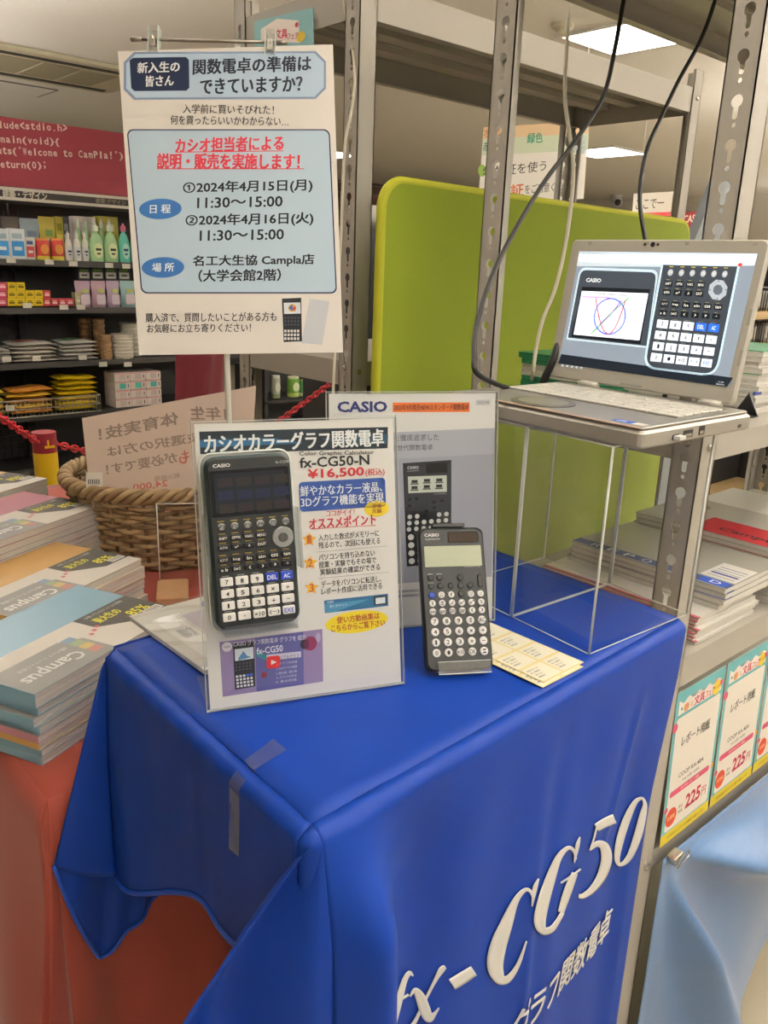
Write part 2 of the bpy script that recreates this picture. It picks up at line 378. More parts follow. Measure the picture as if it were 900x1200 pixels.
# ------------------------------------------------------------------ green partition screen
GREEN = mat('lime felt', '#78860f', .95, var=.06, scale=150, bump=.3, bscale=500, sheen=.3)
GEDGE = mat('yellow green piping', '#a8a81c', .7, var=.03)
t = thing('partition_screen', 'lime green felt partition screen with rounded corners behind the laptop', 'partition screen', (1.02, 1.16, 0))
t.rotation_euler = (0, 0, .085)
zt = on_y(640, 233, 1.18).z - .004
xa, xb = on_y(450, 300, 1.16).x, on_y(815, 270, 1.255).x
o = rrect(0, .12, xb-xa, zt, .045, 8)
T = Matrix.Translation((xa-1.02, .0, 0)) @ Matrix.Rotation(math.pi/2, 4, 'X')
MB().prism(o, -.018, 0, GREEN, .003, T).build('felt_panel', t, True)
pp = rrect(.0, .12, xb-xa, zt, .05, 8)
MB().tube([tuple(T @ Vector((p[0], p[1], -.009))) for p in pp], .0098, GEDGE, 8, closed=True).build('edge_piping', t, True)
for x in (.12, xb-xa-.12): MB().box(x-.02, -.2, 0, x+.02, .2, .02, BLACKP, .003).box(x-.015, -.0, .02, x+.015, .03, .12, BLACKP).build('foot', t, True)

# ------------------------------------------------------------------ blue table and its cloth
HT = 1.025
A, B, Cc, D = Vector((.344, .452, HT)), Vector((.976, .4842, HT)), Vector((.356, .845, HT)), Vector((.985, .872, HT))
WOOD = mat('plywood', '#b3946a', .6, var=.15, scale=8)
t = thing('display_table', 'small display table hidden under the blue satin cloth', 'table', (.66, .66, 0))
m = MB(); m.prism([(A.x+.004, A.y+.004), (B.x-.004, B.y+.004), (D.x-.004, D.y-.004), (Cc.x+.004, Cc.y-.004)], HT-.03, HT-.003, WOOD, .002).build('tabletop', t)
for x, y in ((.6, .53), (.92, .53), (.6, .8), (.92, .8)): MB().box(x-.02, y-.02, 0, x+.02, y+.02, HT-.03, WOOD, .003).build('leg', t)
def satin():
    m = mat('blue satin', '#0a3590', .5, var=.10, scale=25, bump=.10, bscale=120, spec=.2, sheen=0); return m
BLUE = satin()
def sst(a, b, x): x = max(0, min(1, (x-a)/(b-a))); return x*x*(3-2*x)
AB = (B-A); LAB = AB.length; uAB = AB.normalized(); nF = Vector((uAB.y, -uAB.x, 0))
def front(u, d):
    """front drop: u metres from the near corner, d metres below the top"""
    uu = u*(1-.055*sst(0, .32, d)); P = A + uAB*uu + nF*(.014*math.sin(min(1, d/.012)*math.pi/2)) + Vector((0, 0, -d))
    return P + nF*bulge(u, d)
def bulge(u, d):
    k = sst(0, .12, d)
    f = .046*k*math.exp(-((u-.034-.03*d)/(.032+.02*d))**2)
    f += -.014*k*math.exp(-((u-.13)/.05)**2) + .007*k*math.sin(u*16+1.2+2*d)*sst(.05, .3, d) + .002*k*math.sin(u*43-3*d)
    f += .005*sst(.1, .5, d)*math.exp(-((u-.335)/.009)**2) - .004*k*math.exp(-((u-.355)/.022)**2)
    f += .004*math.exp(-((u-.53+.15*(d-.12))/.012)**2)*sst(.05, .12, d)*(1-sst(.2, .35, d))
    f += .004*math.exp(-((u-.605)/.014)**2)*sst(.2, .5, d)
    return f*(1-.8*sst(.56, .64, u))
m = MB()
nA, nB = 26, 20
def topf(i, j):
    P = (A*(1-i)+B*i)*(1-j) + (Cc*(1-i)+D*i)*j
    return P + Vector((0, 0, .0006*math.sin(31*P.x+17*P.y)+.0005*math.sin(60*P.y-20*P.x)))
m.grid(topf, nA, nB, BLUE)
m.grid(lambda i, j: front(i*LAB, .72*j*j*.55+.72*j*.45), 150, 80, BLUE, flip=True)
# free flap swinging out at the near corner
def flap(i, j):
    d = .72*(j*j*.55+j*.45); w = 1-i
    F = front(0, d); k = math.tanh(d/.11)
    dx = .92*d/(1+(.92*d/.145)**5)**.2; dy = .33*d/(1+(.33*d/.05)**5)**.2
    tr = math.sin(math.pi*max(0, (w-.1)/.9))**2
    return F + Vector((-dx*w, dy*w, 0)) + Vector((.1, 1, 0))*(.05*k*tr)
m.grid(flap, 40, 70, BLUE, flip=True)
LAC = (Cc-A).length; uAC = (Cc-A).normalized(); nL = Vector((-uAC.y, uAC.x, 0))
def left(s, q):
    """left drop: s 0..1 from near to far, q 0..1 down"""
    dep = .135 + .17*s + .012*math.sin(s*9)
    d = dep*q; P = A + (Cc-A)*s + Vector((0, 0, -d)) + nL*.014*math.sin(min(1, d/.012)*math.pi/2)
    f = .007*sst(0, .15, d)*math.sin(s*8+.5) + .0015*sst(0, .1, d)*math.sin(s*23)
    f += .0012*math.sin(s*60)*math.exp(-(d/.015)**2)
    return P + nL*f
m.grid(lambda i, j: left(1-i, j), 60, 30, BLUE, flip=True)
m.grid(lambda i, j: A + (nL*(1-i)+nF*i).normalized()*(.014*math.sin(min(1, .10*j/.012)*math.pi/2)) + Vector((0, 0, -.10*j)), 8, 20, BLUE, flip=True)
# fold round the far corner and the back drop
TIP = on_y(120, 1127, .875); RIM = on_y(75, 1010, .868)
def back(i, j):
    # i 0: end of left drop, .35: silhouette ridge, 1: far along the back
    L = left(1, j)
    if i < .3:
        k = i/.3; R_ = Cc + (RIM-Cc)*j + nL*.012*math.sin(min(1, j*12)*math.pi/2)
        return L*(1-k) + R_*k + nL*.01*math.sin(k*math.pi)*j
    k = (i-.3)/.7
    R_ = Cc + (RIM-Cc)*j + nL*.012*math.sin(min(1, j*12)*math.pi/2)
    if k < .35:
        q = k/.35; Tp = Cc + Vector((0, .006, 0)) + (TIP-Cc)*j; return R_*(1-q)+Tp*q + Vector((-.006*math.sin(q*math.pi)*j, -.012*math.sin(q*math.pi)*j, 0))
    q = (k-.35)/.65; hem = TIP.lerp(Vector((.56, .872, HT-.27)), q); top = Cc.lerp(Cc+(D-Cc)*.33, q)
    return top + Vector((0, .006, 0)) + (hem-top)*j + Vector((0, -.02*math.sin(q*math.pi*2.5)*j*j+.004*math.sin(q*40+j*9)*j, .012*math.sin(q*8)*j))
m.grid(back, 70, 36, BLUE, flip=True)
# hems
HEMM = mat('blue hem', '#1246ad', .4, var=.1)
m.tube([left(1-i/40, 1) for i in range(41)], .0035, HEMM, 6)
m.tube([back(.3+.7*i/50, 1) for i in range(51)], .003, HEMM, 6)
# printed lettering on the front drop
INKW = mat('white cloth print', '#d8d5d0', .6, var=.05, scale=60)
def on_front(px, py):
    r = ray(px, py); off = .014
    for _ in range(6):
        q = (A+nF*off-EYE).dot(nF)/r.dot(nF); P = EYE+r*q; d = P-A; dep_ = -d.z; u = d.dot(uAB)/(1-.055*sst(0, .32, dep_)); off = .014+bulge(u, dep_)
    return u, dep_
def fpt(u, d): return front(u, d) + nF*.0016
def ribbon(pts):
    P = spline([Vector((x, y, w)) for x, y, w in pts], 7); L = []; Rr = []
    for i, p in enumerate(P):
        d = (P[min(i+1, len(P)-1)]-P[max(i-1, 0)]); d = Vector((d.x, d.y)); d = d.normalized() if d.length > 0 else Vector((1, 0)); n = Vector((-d.y, d.x))*max(p.z*.86, 2.5)/2
        L.append((p.x+n.x, p.y+n.y)); Rr.append((p.x-n.x, p.y-n.y))
    vs = []; K = 4
    for a, b in zip(L, Rr):
        for k in range(K+1):
            x = a[0]+(b[0]-a[0])*k/K; y = a[1]+(b[1]-a[1])*k/K
            u, d = on_front(440+x*.36667, 920+y*.36667); vs.append(fpt(u, d))
    fs = []
    for i in range(len(L)-1):
        for k in range(K):
            q = [i*(K+1)+k, i*(K+1)+k+1, (i+1)*(K+1)+k+1, (i+1)*(K+1)+k]; fs.append(q)
    m.add(vs, fs, INKW, True)
for st in ([(116, 606, 6), (104, 597, 16), (88, 622, 20), (72, 680, 26), (54, 745, 28), (36, 815, 26), (12, 862, 12)], [(46, 694, 8), (74, 682, 9), (102, 666, 8)],
           [(106, 672, 5), (122, 652, 18), (138, 672, 36), (152, 710, 42), (166, 740, 34), (184, 728, 14), (199, 708, 4)], [(219, 577, 14), (206, 588, 22), (186, 622, 13), (150, 692, 10), (122, 752, 14), (98, 782, 18)],
           [(240, 634, 44), (276, 612, 44), (310, 590, 40)],
           [(499, 360, 5), (491, 337, 12), (472, 333, 15), (443, 368, 24), (414, 440, 46), (388, 512, 60), (378, 572, 60), (392, 614, 44), (420, 616, 26), (452, 570, 15), (479, 496, 6)], [(517, 296, 4), (505, 328, 17), (496, 385, 4)],
           [(637, 235, 5), (629, 207, 12), (609, 199, 15), (580, 232, 24), (553, 302, 38), (532, 372, 44), (521, 430, 44), (531, 462, 32), (562, 455, 22), (594, 405, 14)], [(649, 163, 4), (641, 192, 15), (631, 246, 4)],
           [(633, 278, 22), (611, 335, 30), (588, 404, 24)], [(588, 310, 6), (620, 290, 8), (652, 266, 6)],
           [(702, 134, 30), (730, 118, 34), (760, 105, 36)], [(705, 125, 6), (694, 168, 6), (681, 207, 6)], [(681, 206, 6), (704, 186, 22), (727, 196, 36), (734, 237, 40), (718, 290, 34), (690, 330, 26), (662, 351, 20), (645, 352, 16)],
           [(848, 38, 9), (825, 54, 18), (797, 112, 28), (776, 180, 28), (768, 233, 20), (780, 252, 13), (808, 226, 24), (834, 160, 30), (850, 96, 26), (857, 58, 15), (848, 38, 9)]):
    ribbon(st)
def cloth_text(body, xl, yl, xr, yr, h, bold):
    a, b = on_front(xl, yl), on_front(xr, yr); v, f = glyphs(body, bold)
    t, q = on_front(xr, yr-h/2), on_front(xr, yr+h/2); hh = q[1]-t[1]
    for dx, dy in ((.014, 0), (-.014, 0), (0, .012)):
        m.add([nF*.0016+fpt(a[0]+(b[0]-a[0])*p[0]+.12*hh*(p[1]-.5)+dx*hh, a[1]+(b[1]-a[1])*p[0]-(p[1]-.5+dy)*hh) for p in v], f, INKW, False)
cloth_text('カラーグラフ関数電卓', 520, 1262, 713, 1079, 32, .0)
o = m.build('tablecloth'); tag(o, 'royal blue satin tablecloth with white calculator lettering draped over the display table', 'tablecloth')
origin_to(o, (.66, .66, HT))
so = o.modifiers.new('thickness', 'SOLIDIFY'); so.thickness = .0006; so.offset = -1
# tape on the left edge
TAPE = glass('tape film', (.95, .96, .98), .28, .24)
tp = on_z(306, 895, HT)
s0 = (tp.y-A.y)/(Cc.y-A.y)
m = MB()
m.grid(lambda i, j: left(s0-.02+.045*i, .02+.42*j) + nL*.002, 6, 10, TAPE)
m.grid(lambda i, j: (left(s0-.02+.045*i, .0) + Vector((0, 0, .003)))*(1-j) + (A+(Cc-A)*(s0+.06*(i))+Vector((.04, .0, .003)))*j, 6, 6, TAPE, flip=True)
o = m.build('clear_tape'); tag(o, 'strip of clear tape holding the blue cloth on its left edge', 'tape'); origin_to(o, tp)

# ------------------------------------------------------------------ red table and cloth
RT = .83; RED = mat('red cloth', '#9e4537', .85, var=.06, scale=14, bump=.15, bscale=700, sheen=.25)
t = thing('long_table', 'long table under the red cloth, left of the blue one', 'table', (.7, 1.4, 0))
MB().box(.285, .90, RT-.03, 1.03, 2.3, RT-.004, WOOD, .002).build('tabletop', t)
for x, y in ((.34, .95), (.98, .95), (.34, 2.25), (.98, 2.25)): MB().box(x-.018, y-.018, 0, x+.018, y+.018, RT-.03, STEEL, .002).build('leg', t)
x0, x1, y0, y1 = .278, 1.035, .892, 2.305
m = MB(); m.grid(lambda i, j: Vector((x0+(x1-x0)*i, y0+(y1-y0)*j, RT+.0004*math.sin(40*i))), 20, 30, RED)
def rfront(i, j):
    X = x0+(x1-x0)*i; d = .79*j
    return Vector((X, y0-.010*sst(0, .02, d)-sst(0, .4, d)*(.016*math.sin(i*19+2.4)+.004*math.sin(i*47)), RT-d))
m.grid(rfront, 90, 24, RED, flip=True)
def rleft(i, j):
    d = .79*j; Y = y0+(y1-y0)*i
    return Vector((x0-.010*sst(0, .02, d)-.028*sst(0, .5, d)*(.5+.5*math.sin(i*24-1.2)), Y, RT-d))
m.grid(lambda i, j: rleft(1-i, j), 90, 24, RED, flip=True)
def rcorner(i, j):
    d = .79*j; a = rleft(0, j); b = rfront(0, j); r = .10*sst(0, .7, d); th = math.pi/2*i
    P = a*(1-i)+b*i; return P + Vector((-1, -.7, 0))*r*math.sin(i*math.pi)*(1+.35*math.sin(i*9))
m.grid(rcorner, 24, 24, RED, flip=True)
o = m.build('tablecloth'); tag(o, 'brick red tablecloth under the notebooks, falling to the floor at left', 'tablecloth'); origin_to(o, (.7, 1.4, RT))
so = o.modifiers.new('thickness', 'SOLIDIFY'); so.thickness = .0006; so.offset = -1
# ------------------------------------------------------------------ calculators
CBODY = mat('calculator charcoal', '#1c1f20', .42, var=.1, scale=120, spec=.5)
CTEAL = mat('dark teal rim', '#20383a', .35, var=.05)
KWHITE = mat('ivory key', '#e6e3de', .4, var=.02); KBLACK = mat('black key', '#111214', .35, var=.05); KBLUE = mat('blue key', '#1d3fa8', .4, var=.03)
KSILV = mat('silver key', '#b9b8b4', .22, .8, var=.05)
SMALL = dict(F=['F1', 'F2', 'F3', 'F4', 'F5', 'F6'], r2=['SHIFT', 'OPTN', 'VARS', 'MENU'], r3=['ALPHA', 'x²', '^', 'EXIT'],
             r4=['X,θ,T', 'log', 'ln', 'sin', 'cos', 'tan'], r5=['a b', 'S⇔D', '(', ')', ',', '→'])
NUM = [['7', '8', '9', 'DEL', 'AC'], ['4', '5', '6', '×', '÷'], ['1', '2', '3', '+', '−'], ['0', '•', '×10', '(−)', 'EXE']]
def graph_keys(W, H):
    """keys of the graphing calculator: (kind, x, y, w, h, text) in metres, y up"""
    out = []
    for k, s in enumerate(SMALL['F']): out.append(('F', (.135+.15*k)*W, (1-.395)*H, .09*W, .042*H, s))
    for k, s in enumerate(SMALL['r2']): out.append(('b', (.14+.148*k)*W, (1-.46)*H, .118*W, .030*H, s))
    for k, s in enumerate(SMALL['r3']): out.append(('b', (.14+.148*k)*W, (1-.513)*H, .118*W, .030*H, s))
    for k, s in enumerate(SMALL['r4']): out.append(('b', (.13+.148*k)*W, (1-.585)*H, .118*W, .034*H, s))
    for k, s in enumerate(SMALL['r5']): out.append(('b', (.13+.148*k)*W, (1-.64)*H, .118*W, .034*H, s))
    for j, r in enumerate(NUM):
        for k, s in enumerate(r): out.append(('u' if s in ('DEL', 'AC') else 'w', (.145+.177*k)*W, (1-(.712+.0685*j))*H, .148*W, .049*H, s))
    return out
def lab(P, s, x, y, w, h, col, bold=.012):
    n = max(1, len(s)); tw = min(w*.8, h*.62*n*.62+.0001); th = h*.52
    if s in ('•',): tw = th = h*.16
    if s in ('−',): tw, th = h*.4, h*.08
    if s in ('+', '×', '÷'): tw = th = h*.42
    if s == '1': tw = h*.22
    P.text(s, x-tw/2, y, x+tw/2, y, th, col, bold)
def keypart(root, kind, x, y, w, h, s, z, H, rnd=False):
    m = MB()
    if rnd: m.prism(ell(0, 0, w/2, h/2, 20), -.0008, .0022, {'w': KWHITE, 'b': KBLACK, 'u': KBLUE}[kind], .0006)
    elif kind == 'F': m.prism(ell(0, 0, w/2, w/2, 16), -.0008, .0024, KSILV, .0008)
    else: m.prism(rrect(-w/2, -h/2, w/2, h/2, .0012, 3), -.0008, .0022, {'w': KWHITE, 'b': KBLACK, 'u': KBLUE}[kind], .0006)
    P = Print(0, 0, None, m, .0022 if kind != 'F' else .0024); P.q = lambda a, b: (a, b)
    if s:
        P.q = lambda a, b: (a, -b)
        lab(P, s, 0, 0, w, h, {'w': '#22242c', 'b': '#d8d4cc', 'u': '#f0f0f0', 'F': '#555555'}[kind] if s != 'EXE' else '#2446b0')
    o = m.build('key', root, True); o.location = (x, y, z); return o
def graph_calc(fr, label):
    W, H, Dp = .0835, .1690, .0170
    t = thing('graphing_calculator', label, 'calculator', frame=fr)
    m = MB(); o = [(x+(0 if y > .1 else 0), y) for x, y in rrect(0, 0, W, H, .011, 6)]
    m.prism(o, 0, Dp-.003, CTEAL, .003); m.prism(rrect(.0015, .0015, W-.0015, H-.0015, .0095, 6), Dp-.003, Dp, CBODY, .0012)
    P = Print(W, H, None, m, Dp)
    P.text('CASIO', .0075, .0082, .024, .0082, .0034, '#e8e6e2', .02); P.text('fx-CG50', .068, .0085, .082, .0085, .0026, '#bdbcb8', 0)
    for k, s in enumerate(('x²', '√', '^', 'θ')): pass
    for kk in graph_keys(W, H):
        if kk[0] in 'bF': P.rect(kk[1]-.0035, H-kk[2]-kk[4]*.5-.0022, kk[1]+.003, H-kk[2]-kk[4]*.5-.0012, '#8d7a3a')
        else: P.rect(kk[1]-.004, H-kk[2]-kk[4]*.5-.0018, kk[1]+.003, H-kk[2]-kk[4]*.5-.001, '#8a8a88')
    m.build('body', t, True)
    m = MB(); m.prism(rrect(.0035, H*.662, W-.0035, H*.925, .002), Dp+.0001, Dp+.0008, mat('screen bezel', '#0b0c0e', .12, spec=.6), .0002)
    P = Print(W, H, None, m, Dp+.0008); P.rect(.0075, H*.095, W-.0075, H*.315, '#161a22')
    for j in range(3):
        for i in range(4): P.rect(.0105+i*.018, H*.12+j*.0125, .0105+i*.018+.0145, H*.12+j*.0125+.0085, ('#282226', '#1e2436', '#272422', '#1e2630')[(i*2+j) % 4] if j != 1 else '#1c223c', 2)
    m.build('screen', t, True)
    for kk in graph_keys(W, H): keypart(t, *kk, Dp, H)
    m = MB(); m.prism(ell(0, 0, .0108, .0108, 28), -.0005, .0022, KSILV, .001); m.prism(ell(0, 0, .0048, .0048, 20), .0023, .0030, mat('dark steel', '#63625e', .3, .7), .0004)
    o = m.build('direction_pad', t, True); o.location = (.842*W, (1-.487)*H, Dp); return t
def sci_calc(fr, label):
    W, H, Dp = .077, .162, .0125
    t = thing('scientific_calculator', label, 'calculator', frame=fr)
    m = MB(); m.prism(rrect(0, 0, W, H, .0085, 6), 0, Dp, CBODY, .0025)
    P = Print(W, H, None, m, Dp)
    P.text('CASIO', .007, .0085, .024, .0085, .0036, '#dedcd8', .02); P.text('fx-JP900CW', .0075, .0135, .025, .0135, .0024, '#bdbcb8', .01)
    P.text('CLASSWIZ', .051, .0455, .0705, .0455, .0022, '#a9a8a4', 0)
    P.rect(.034, .005, .0705, .018, '#0c0c0d', 1, .001); P.rect(.0355, .006, .069, .017, '#33261a', 2)
    for x in (.0445, .053, .0615): P.line(x, .006, x, .017, .0003, '#1c140c', 3)
    for y, xs in ((.0535, (.008, .0185)), (.0635, (.008,)), (.0748, (.0185, .0295, .0525, .0635))):
        for x in xs: P.rect(x, y-.0008, x+.006, y+.0008, '#8d8c88')
    m.build('body', t, True)
    m = MB(); m.prism(rrect(.0055, H*.72, W-.0045, H*.868, .001), Dp+.0001, Dp+.0006, mat('grey-green lcd', '#a3a890', .18, spec=.5, var=.02), .0002); m.build('screen', t, True)
    def rk(kind, x, y, r, s): keypart(t, kind, x, H-y, 2*r, 2*r, s, Dp, H, True)
    for x, y in ((.011, .0575), (.0215, .0575), (.011, .0672), (.0215, .0672), (.0335, .0672), (.0565, .0672)): rk('b', x, y, .0033, '')
    for dx, dy in ((0, -.0092), (0, 0), (0, .0092)): rk('b', .0455, .0672+dy, .0036, '')
    m = MB(); m.prism(rrect(-.0028, -.0075, .0028, .0075, .0027), -.0008, .0018, KBLACK, .0008); o = m.build('page_key', t, True); o.location = (.0685, H-.0625, Dp)
    rk('u', .011, .0772, .0036, '')
    for x, s in ((.0222, '⌂'), (.0335, 'f'), (.0565, '⊡'), (.0678, '⊕')): rk('w', x, .0772, .0037, s)
    for j, row in enumerate((('x', '≡', '√', 'x²', 'xⁿ', '%'), ('sin', 'sin', 'cos', 'tan', '(', ')'))):
        for k, s in enumerate(row): rk('w', .011+.01135*k, .0865+.0092*j, .0038, s)
    for j, row in enumerate((('7', '8', '9', '⌫', 'AC'), ('4', '5', '6', '×', '÷'), ('1', '2', '3', '+', '−'), ('0', '.', '×10', 'OK', '='))):
        for k, s in enumerate(row): rk('w', .0122+.0137*k, .1068+.0116*j, .0046, s)
    return t
# ------------------------------------------------------------------ sign holders
def stand(name, label, W, H, fr, sheetcb, sname, slabel, scat, foot=.075):
    """clear L-shaped stand (front panel, back panel, foot) holding one printed sheet"""
    t = thing(name, label, 'sign holder', frame=fr)
    g = .003
    MB().prism(rrect(-g, 0, W+g, H+.004, .004), .0006, .0020, ACR, 0).build('front_panel', t, True)
    MB().prism(rrect(-g, 0, W+g, H+.006, .004), -.0026, -.0012, ACR, 0).build('back_panel', t, True)
    e = MB(); e.box(-g, 0, -.0012, W+g, .002, .0006, ACRE); e.box(-g-.0004, 0, -.0026, -g, H+.006, .002, ACRE); e.box(W+g, 0, -.0026, W+g+.0004, H+.006, .002, ACRE); e.box(-g, H+.004, .0006, W+g, H+.0046, .002, ACRE)
    e.build('cut_edge', t, True)
    inv = fr.to_3x3().inverted(); dn = inv @ Vector((0, 0, -1)); bk = inv @ Vector((0, 0, 1)).cross(fr.to_3x3() @ Vector((1, 0, 0)))
    f = MB(); bk = bk.normalized()
    a0 = Vector((-g, 0, -.0026)); a1 = Vector((W+g, 0, -.0026)); u = -dn*.0015
    f.add([a0, a1, a1+bk*foot, a0+bk*foot, a0+u, a1+u, a1+bk*foot+u, a0+bk*foot+u], [[0, 1, 2, 3], [7, 6, 5, 4], [0, 4, 5, 1], [1, 5, 6, 2], [2, 6, 7, 3], [3, 7, 4, 0]], ACR); f.build('foot', t, True)
    P = sheetcb(W, H); o = P.mb.build(sname); o.matrix_world = fr @ Matrix.Translation((0, .0025, 0)); tag(o, slabel, scat)
    return t
def lean_frame(bl, br, tl, tr, z, up=.002):
    """frame of a leaning panel: bottom corners on the plane z, top edge where its sight lines pass"""
    b0, b1 = on_z(*bl, z), on_z(*br, z); tops = []
    for b, q in ((b0, tl), (b1, tr)):
        r = ray(*q); s = (b-EYE).dot(r)/r.dot(r); tops.append(EYE+r*s-b)
    xd = b1-b0; upv = (tops[0]+tops[1])/2; upv -= xd.normalized()*upv.dot(xd.normalized())
    b0 = b0 + Vector((0, 0, up)); return frame(b0, xd, upv), xd.length, upv.length
def sheet_cg50(W, H):
    f = lambda x, y: (220+.29988*x, 480+.29988*y)
    Q = [(3, 52), (752, 18), (845, 1080), (78, 1192)]
    P = Print(W, H, Q); P.sheet('#ebe7e3')
    P.pl([(22, 80), (735, 52), (738, 133), (27, 165)], '#1d2b36'); P.pl([(24, 112), (300, 100), (420, 118), (25, 140)], '#2f6a96', 2); P.pl([(480, 100), (737, 78), (738, 118), (560, 118)], '#31566e', 2)
    P.text('カシオカラーグラフ関数電卓', 42, 123, 720, 96, 66, '#f4f4f4', .02)
    P.text('Color Graphic Calculator', 400, 160, 686, 151, 20, '#222222', .012); P.text('fx-CG50-N', 402, 190, 670, 181, 40, '#1d1d20', .022)
    P.text('¥16,500', 434, 237, 652, 226, 42, '#c4202a', .025); P.text('(税込)', 657, 228, 731, 225, 32, '#c4202a', .01)
    P.rect(402, 268, 744, 358, '#2c4f9e', 1, .004); P.text('鮮やかなカラー液晶、', 409, 298, 724, 286, 40, '#f2f4f8', .012); P.text('3Dグラフ機能を実現', 413, 342, 732, 326, 40, '#f2f4f8', .012)
    P.ell(708, 368, 48, 32, '#f0d21e', 1); P.text('授業', 690, 359, 726, 356, 18, '#9a4a20', .01); P.text('実験', 690, 379, 728, 376, 18, '#9a4a20', .01)
    P.text('ココがイイ！', 513, 387, 622, 381, 24, '#c4243c', .012); P.text('オススメポイント', 448, 426, 706, 412, 42, '#c4243c', .018); P.line(452, 450, 708, 434, .0006, '#c4243c')
    for (x, y), s in (((450, 492), '1'), ((458, 585), '2'), ((467, 686), '3')):
        P.pl([(x+30*math.sin(k*math.pi/5)*(1 if k % 2 == 0 else .5), y-30*math.cos(k*math.pi/5)*(1 if k % 2 == 0 else .5)) for k in range(10)], '#f2b53a'); P.text(s, x-9, y, x+9, y, 34, '#c46a20', .02)
    ln = '#26262a'
    P.text('入力した数式がメモリーに', 486, 483, 722, 466, 26, ln, .006); P.text('残るので、次回にも使える', 488, 515, 728, 495, 26, ln, .006); P.line(480, 542, 758, 516, .0003, '#999999')
    P.text('パソコンを持ち込めない', 490, 562, 709, 545, 26, ln, .006); P.text('授業・実験でもその場で', 492, 592, 716, 574, 26, ln, .006); P.text('実験結果の確認ができる', 498, 622, 733, 601, 26, ln, .006); P.line(490, 648, 770, 622, .0003, '#999999')
    P.text('データをパソコンに転送し、', 505, 670, 741, 650, 27, ln, .006); P.text('レポート作成に活用できる', 507, 702, 745, 676, 27, ln, .006)
    P.pl([(518, 738), (771, 710), (775, 760), (523, 790)], '#2a6c9a'); P.pl([(520, 752), (700, 732), (560, 786), (523, 790)], '#4b90ba', 2); P.pl([(714, 722), (766, 716), (769, 754), (717, 760)], '#22303c', 2); P.pl([(722, 728), (760, 723), (762, 748), (724, 753)], '#e8eef2', 3)
    P.text('CASIO', 530, 745, 556, 742, 9, '#d6e6ee', .01); P.text('使い方サイト', 540, 762, 610, 755, 12, '#d6e6ee', 0)
    P.ell(653, 826, 124, 46, '#f3dc22'); P.text('使い方動画集は', 572, 819, 741, 800, 28, '#b04a24', .014); P.text('こちらからご覧下さい', 551, 853, 765, 830, 28, '#b04a24', .014)
    P.pl([(110, 908), (516, 855), (528, 1076), (127, 1138)], '#9a86b4'); P.pl([(250, 892), (440, 867), (450, 1088), (262, 1117)], '#5f5ea0', 2); P.pl([(258, 945), (330, 985), (300, 990), (255, 965)], '#2f8a94', 3)
    P.ell(470, 915, 26, 30, '#8e2a5a', 3); P.ell(448, 918, 18, 20, '#2c2c4a', 3); P.ell(290, 1046, 12, 13, '#8e2a3a', 3); P.ell(500, 890, 10, 20, '#b9a8cc', 3)
    P.text('CASIO グラフ関数電卓 グラフを 紹介', 165, 917, 452, 888, 22, '#e9e6f2', .004, 4); P.text('fx-CG50', 257, 945, 361, 935, 28, '#f2f2f6', .016, 4)
    P.pl([(296, 962), (434, 948), (435, 972), (298, 988)], '#d8d4e4', 3); P.text('リアルグラフ', 352, 975, 425, 964, 18, '#4a4a70', .006, 4)
    P.rect(296, 970, 354, 1014, '#cc2a30', 4, .003); P.pl([(316, 982), (316, 1004), (338, 992)], '#f6f4f2', 5)
    for k, y in enumerate((1000, 1020, 1040, 1058, 1076)): P.text('%d. %s' % (k+1, ('グラフの作成', '3Dグラフの描画', '最大値・最小値', 'グラフの交点', '表の作成')[k]), 338, y, 420, y-9, 11, '#d8d6ea', 0, 4)
    P.ell(140, 928, 20, 20, '#efe9ee', 3); P.text('CASIO', 126, 929, 154, 926, 7, '#50508a', .01, 5)
    P.pl([(163, 915), (246, 903), (256, 1094), (175, 1108)], '#23252e', 4); P.pl([(170, 938), (244, 928), (246, 976), (173, 987)], '#dfe6ea', 5); P.pl([(185, 975), (205, 945), (220, 965), (238, 970), (186, 984)], '#5a8ab4', 6)
    for j in range(4):
        for i in range(5): x, y = 182+i*14+j*1.5, 1052+j*14-i*2; P.rect(x-5, y-4, x+5, y+4, '#d6d6da' if (i, j) not in ((3, 0), (4, 0)) else '#3c5ac0', 5)
    for j in range(3):
        for i in range(5): x, y = 178+i*14, 1000+j*13-i*2; P.rect(x-4, y-2.5, x+4, y+2.5, '#55565e', 5)
    return P
fr, wA, hA = lean_frame((243, 837), (473, 803), (222, 497), (445, 487), HT)
stand('sign_holder', 'clear acrylic stand holding the graphing calculator flyer at the front of the blue table', wA-.006, hA-.006, frame(fr.translation+fr.to_3x3() @ Vector((.003, 0, 0)), fr.to_3x3() @ Vector((1, 0, 0)), fr.to_3x3() @ Vector((0, 1, 0))), sheet_cg50, 'flyer_sheet',
      'white price flyer with dark blue heading band and yellow ovals in the front clear stand', 'flyer')
def on_frame(fr, q, z):
    """point where a sight line meets the plane z of a frame, in that frame"""
    R3 = fr.to_3x3(); n = R3 @ Vector((0, 0, 1)); o = fr.translation + n*z; r = ray(*q); s = (o-EYE).dot(n)/r.dot(n)
    return R3.transposed() @ (EYE+r*s-fr.translation)
zb = .006
cbl = on_frame(fr, (257.5, 742), zb+.017); cbr = on_frame(fr, (352, 729), zb+.017)
ang = math.atan2(cbr.y-cbl.y, cbr.x-cbl.x)
cf = fr @ Matrix.Translation((cbl.x-.002, cbl.y+.0005, zb)) @ Matrix.Rotation(ang, 4, 'Z')
graph_calc(cf, 'large graphing calculator with dark colour screen and white number keys on the front flyer')
t = thing('calculator_holder', 'clear plastic tray clipping the graphing calculator onto the front flyer', 'holder', frame=cf)
CLR = glass('clear tray plastic', (.93, .94, .94), .05, .10)
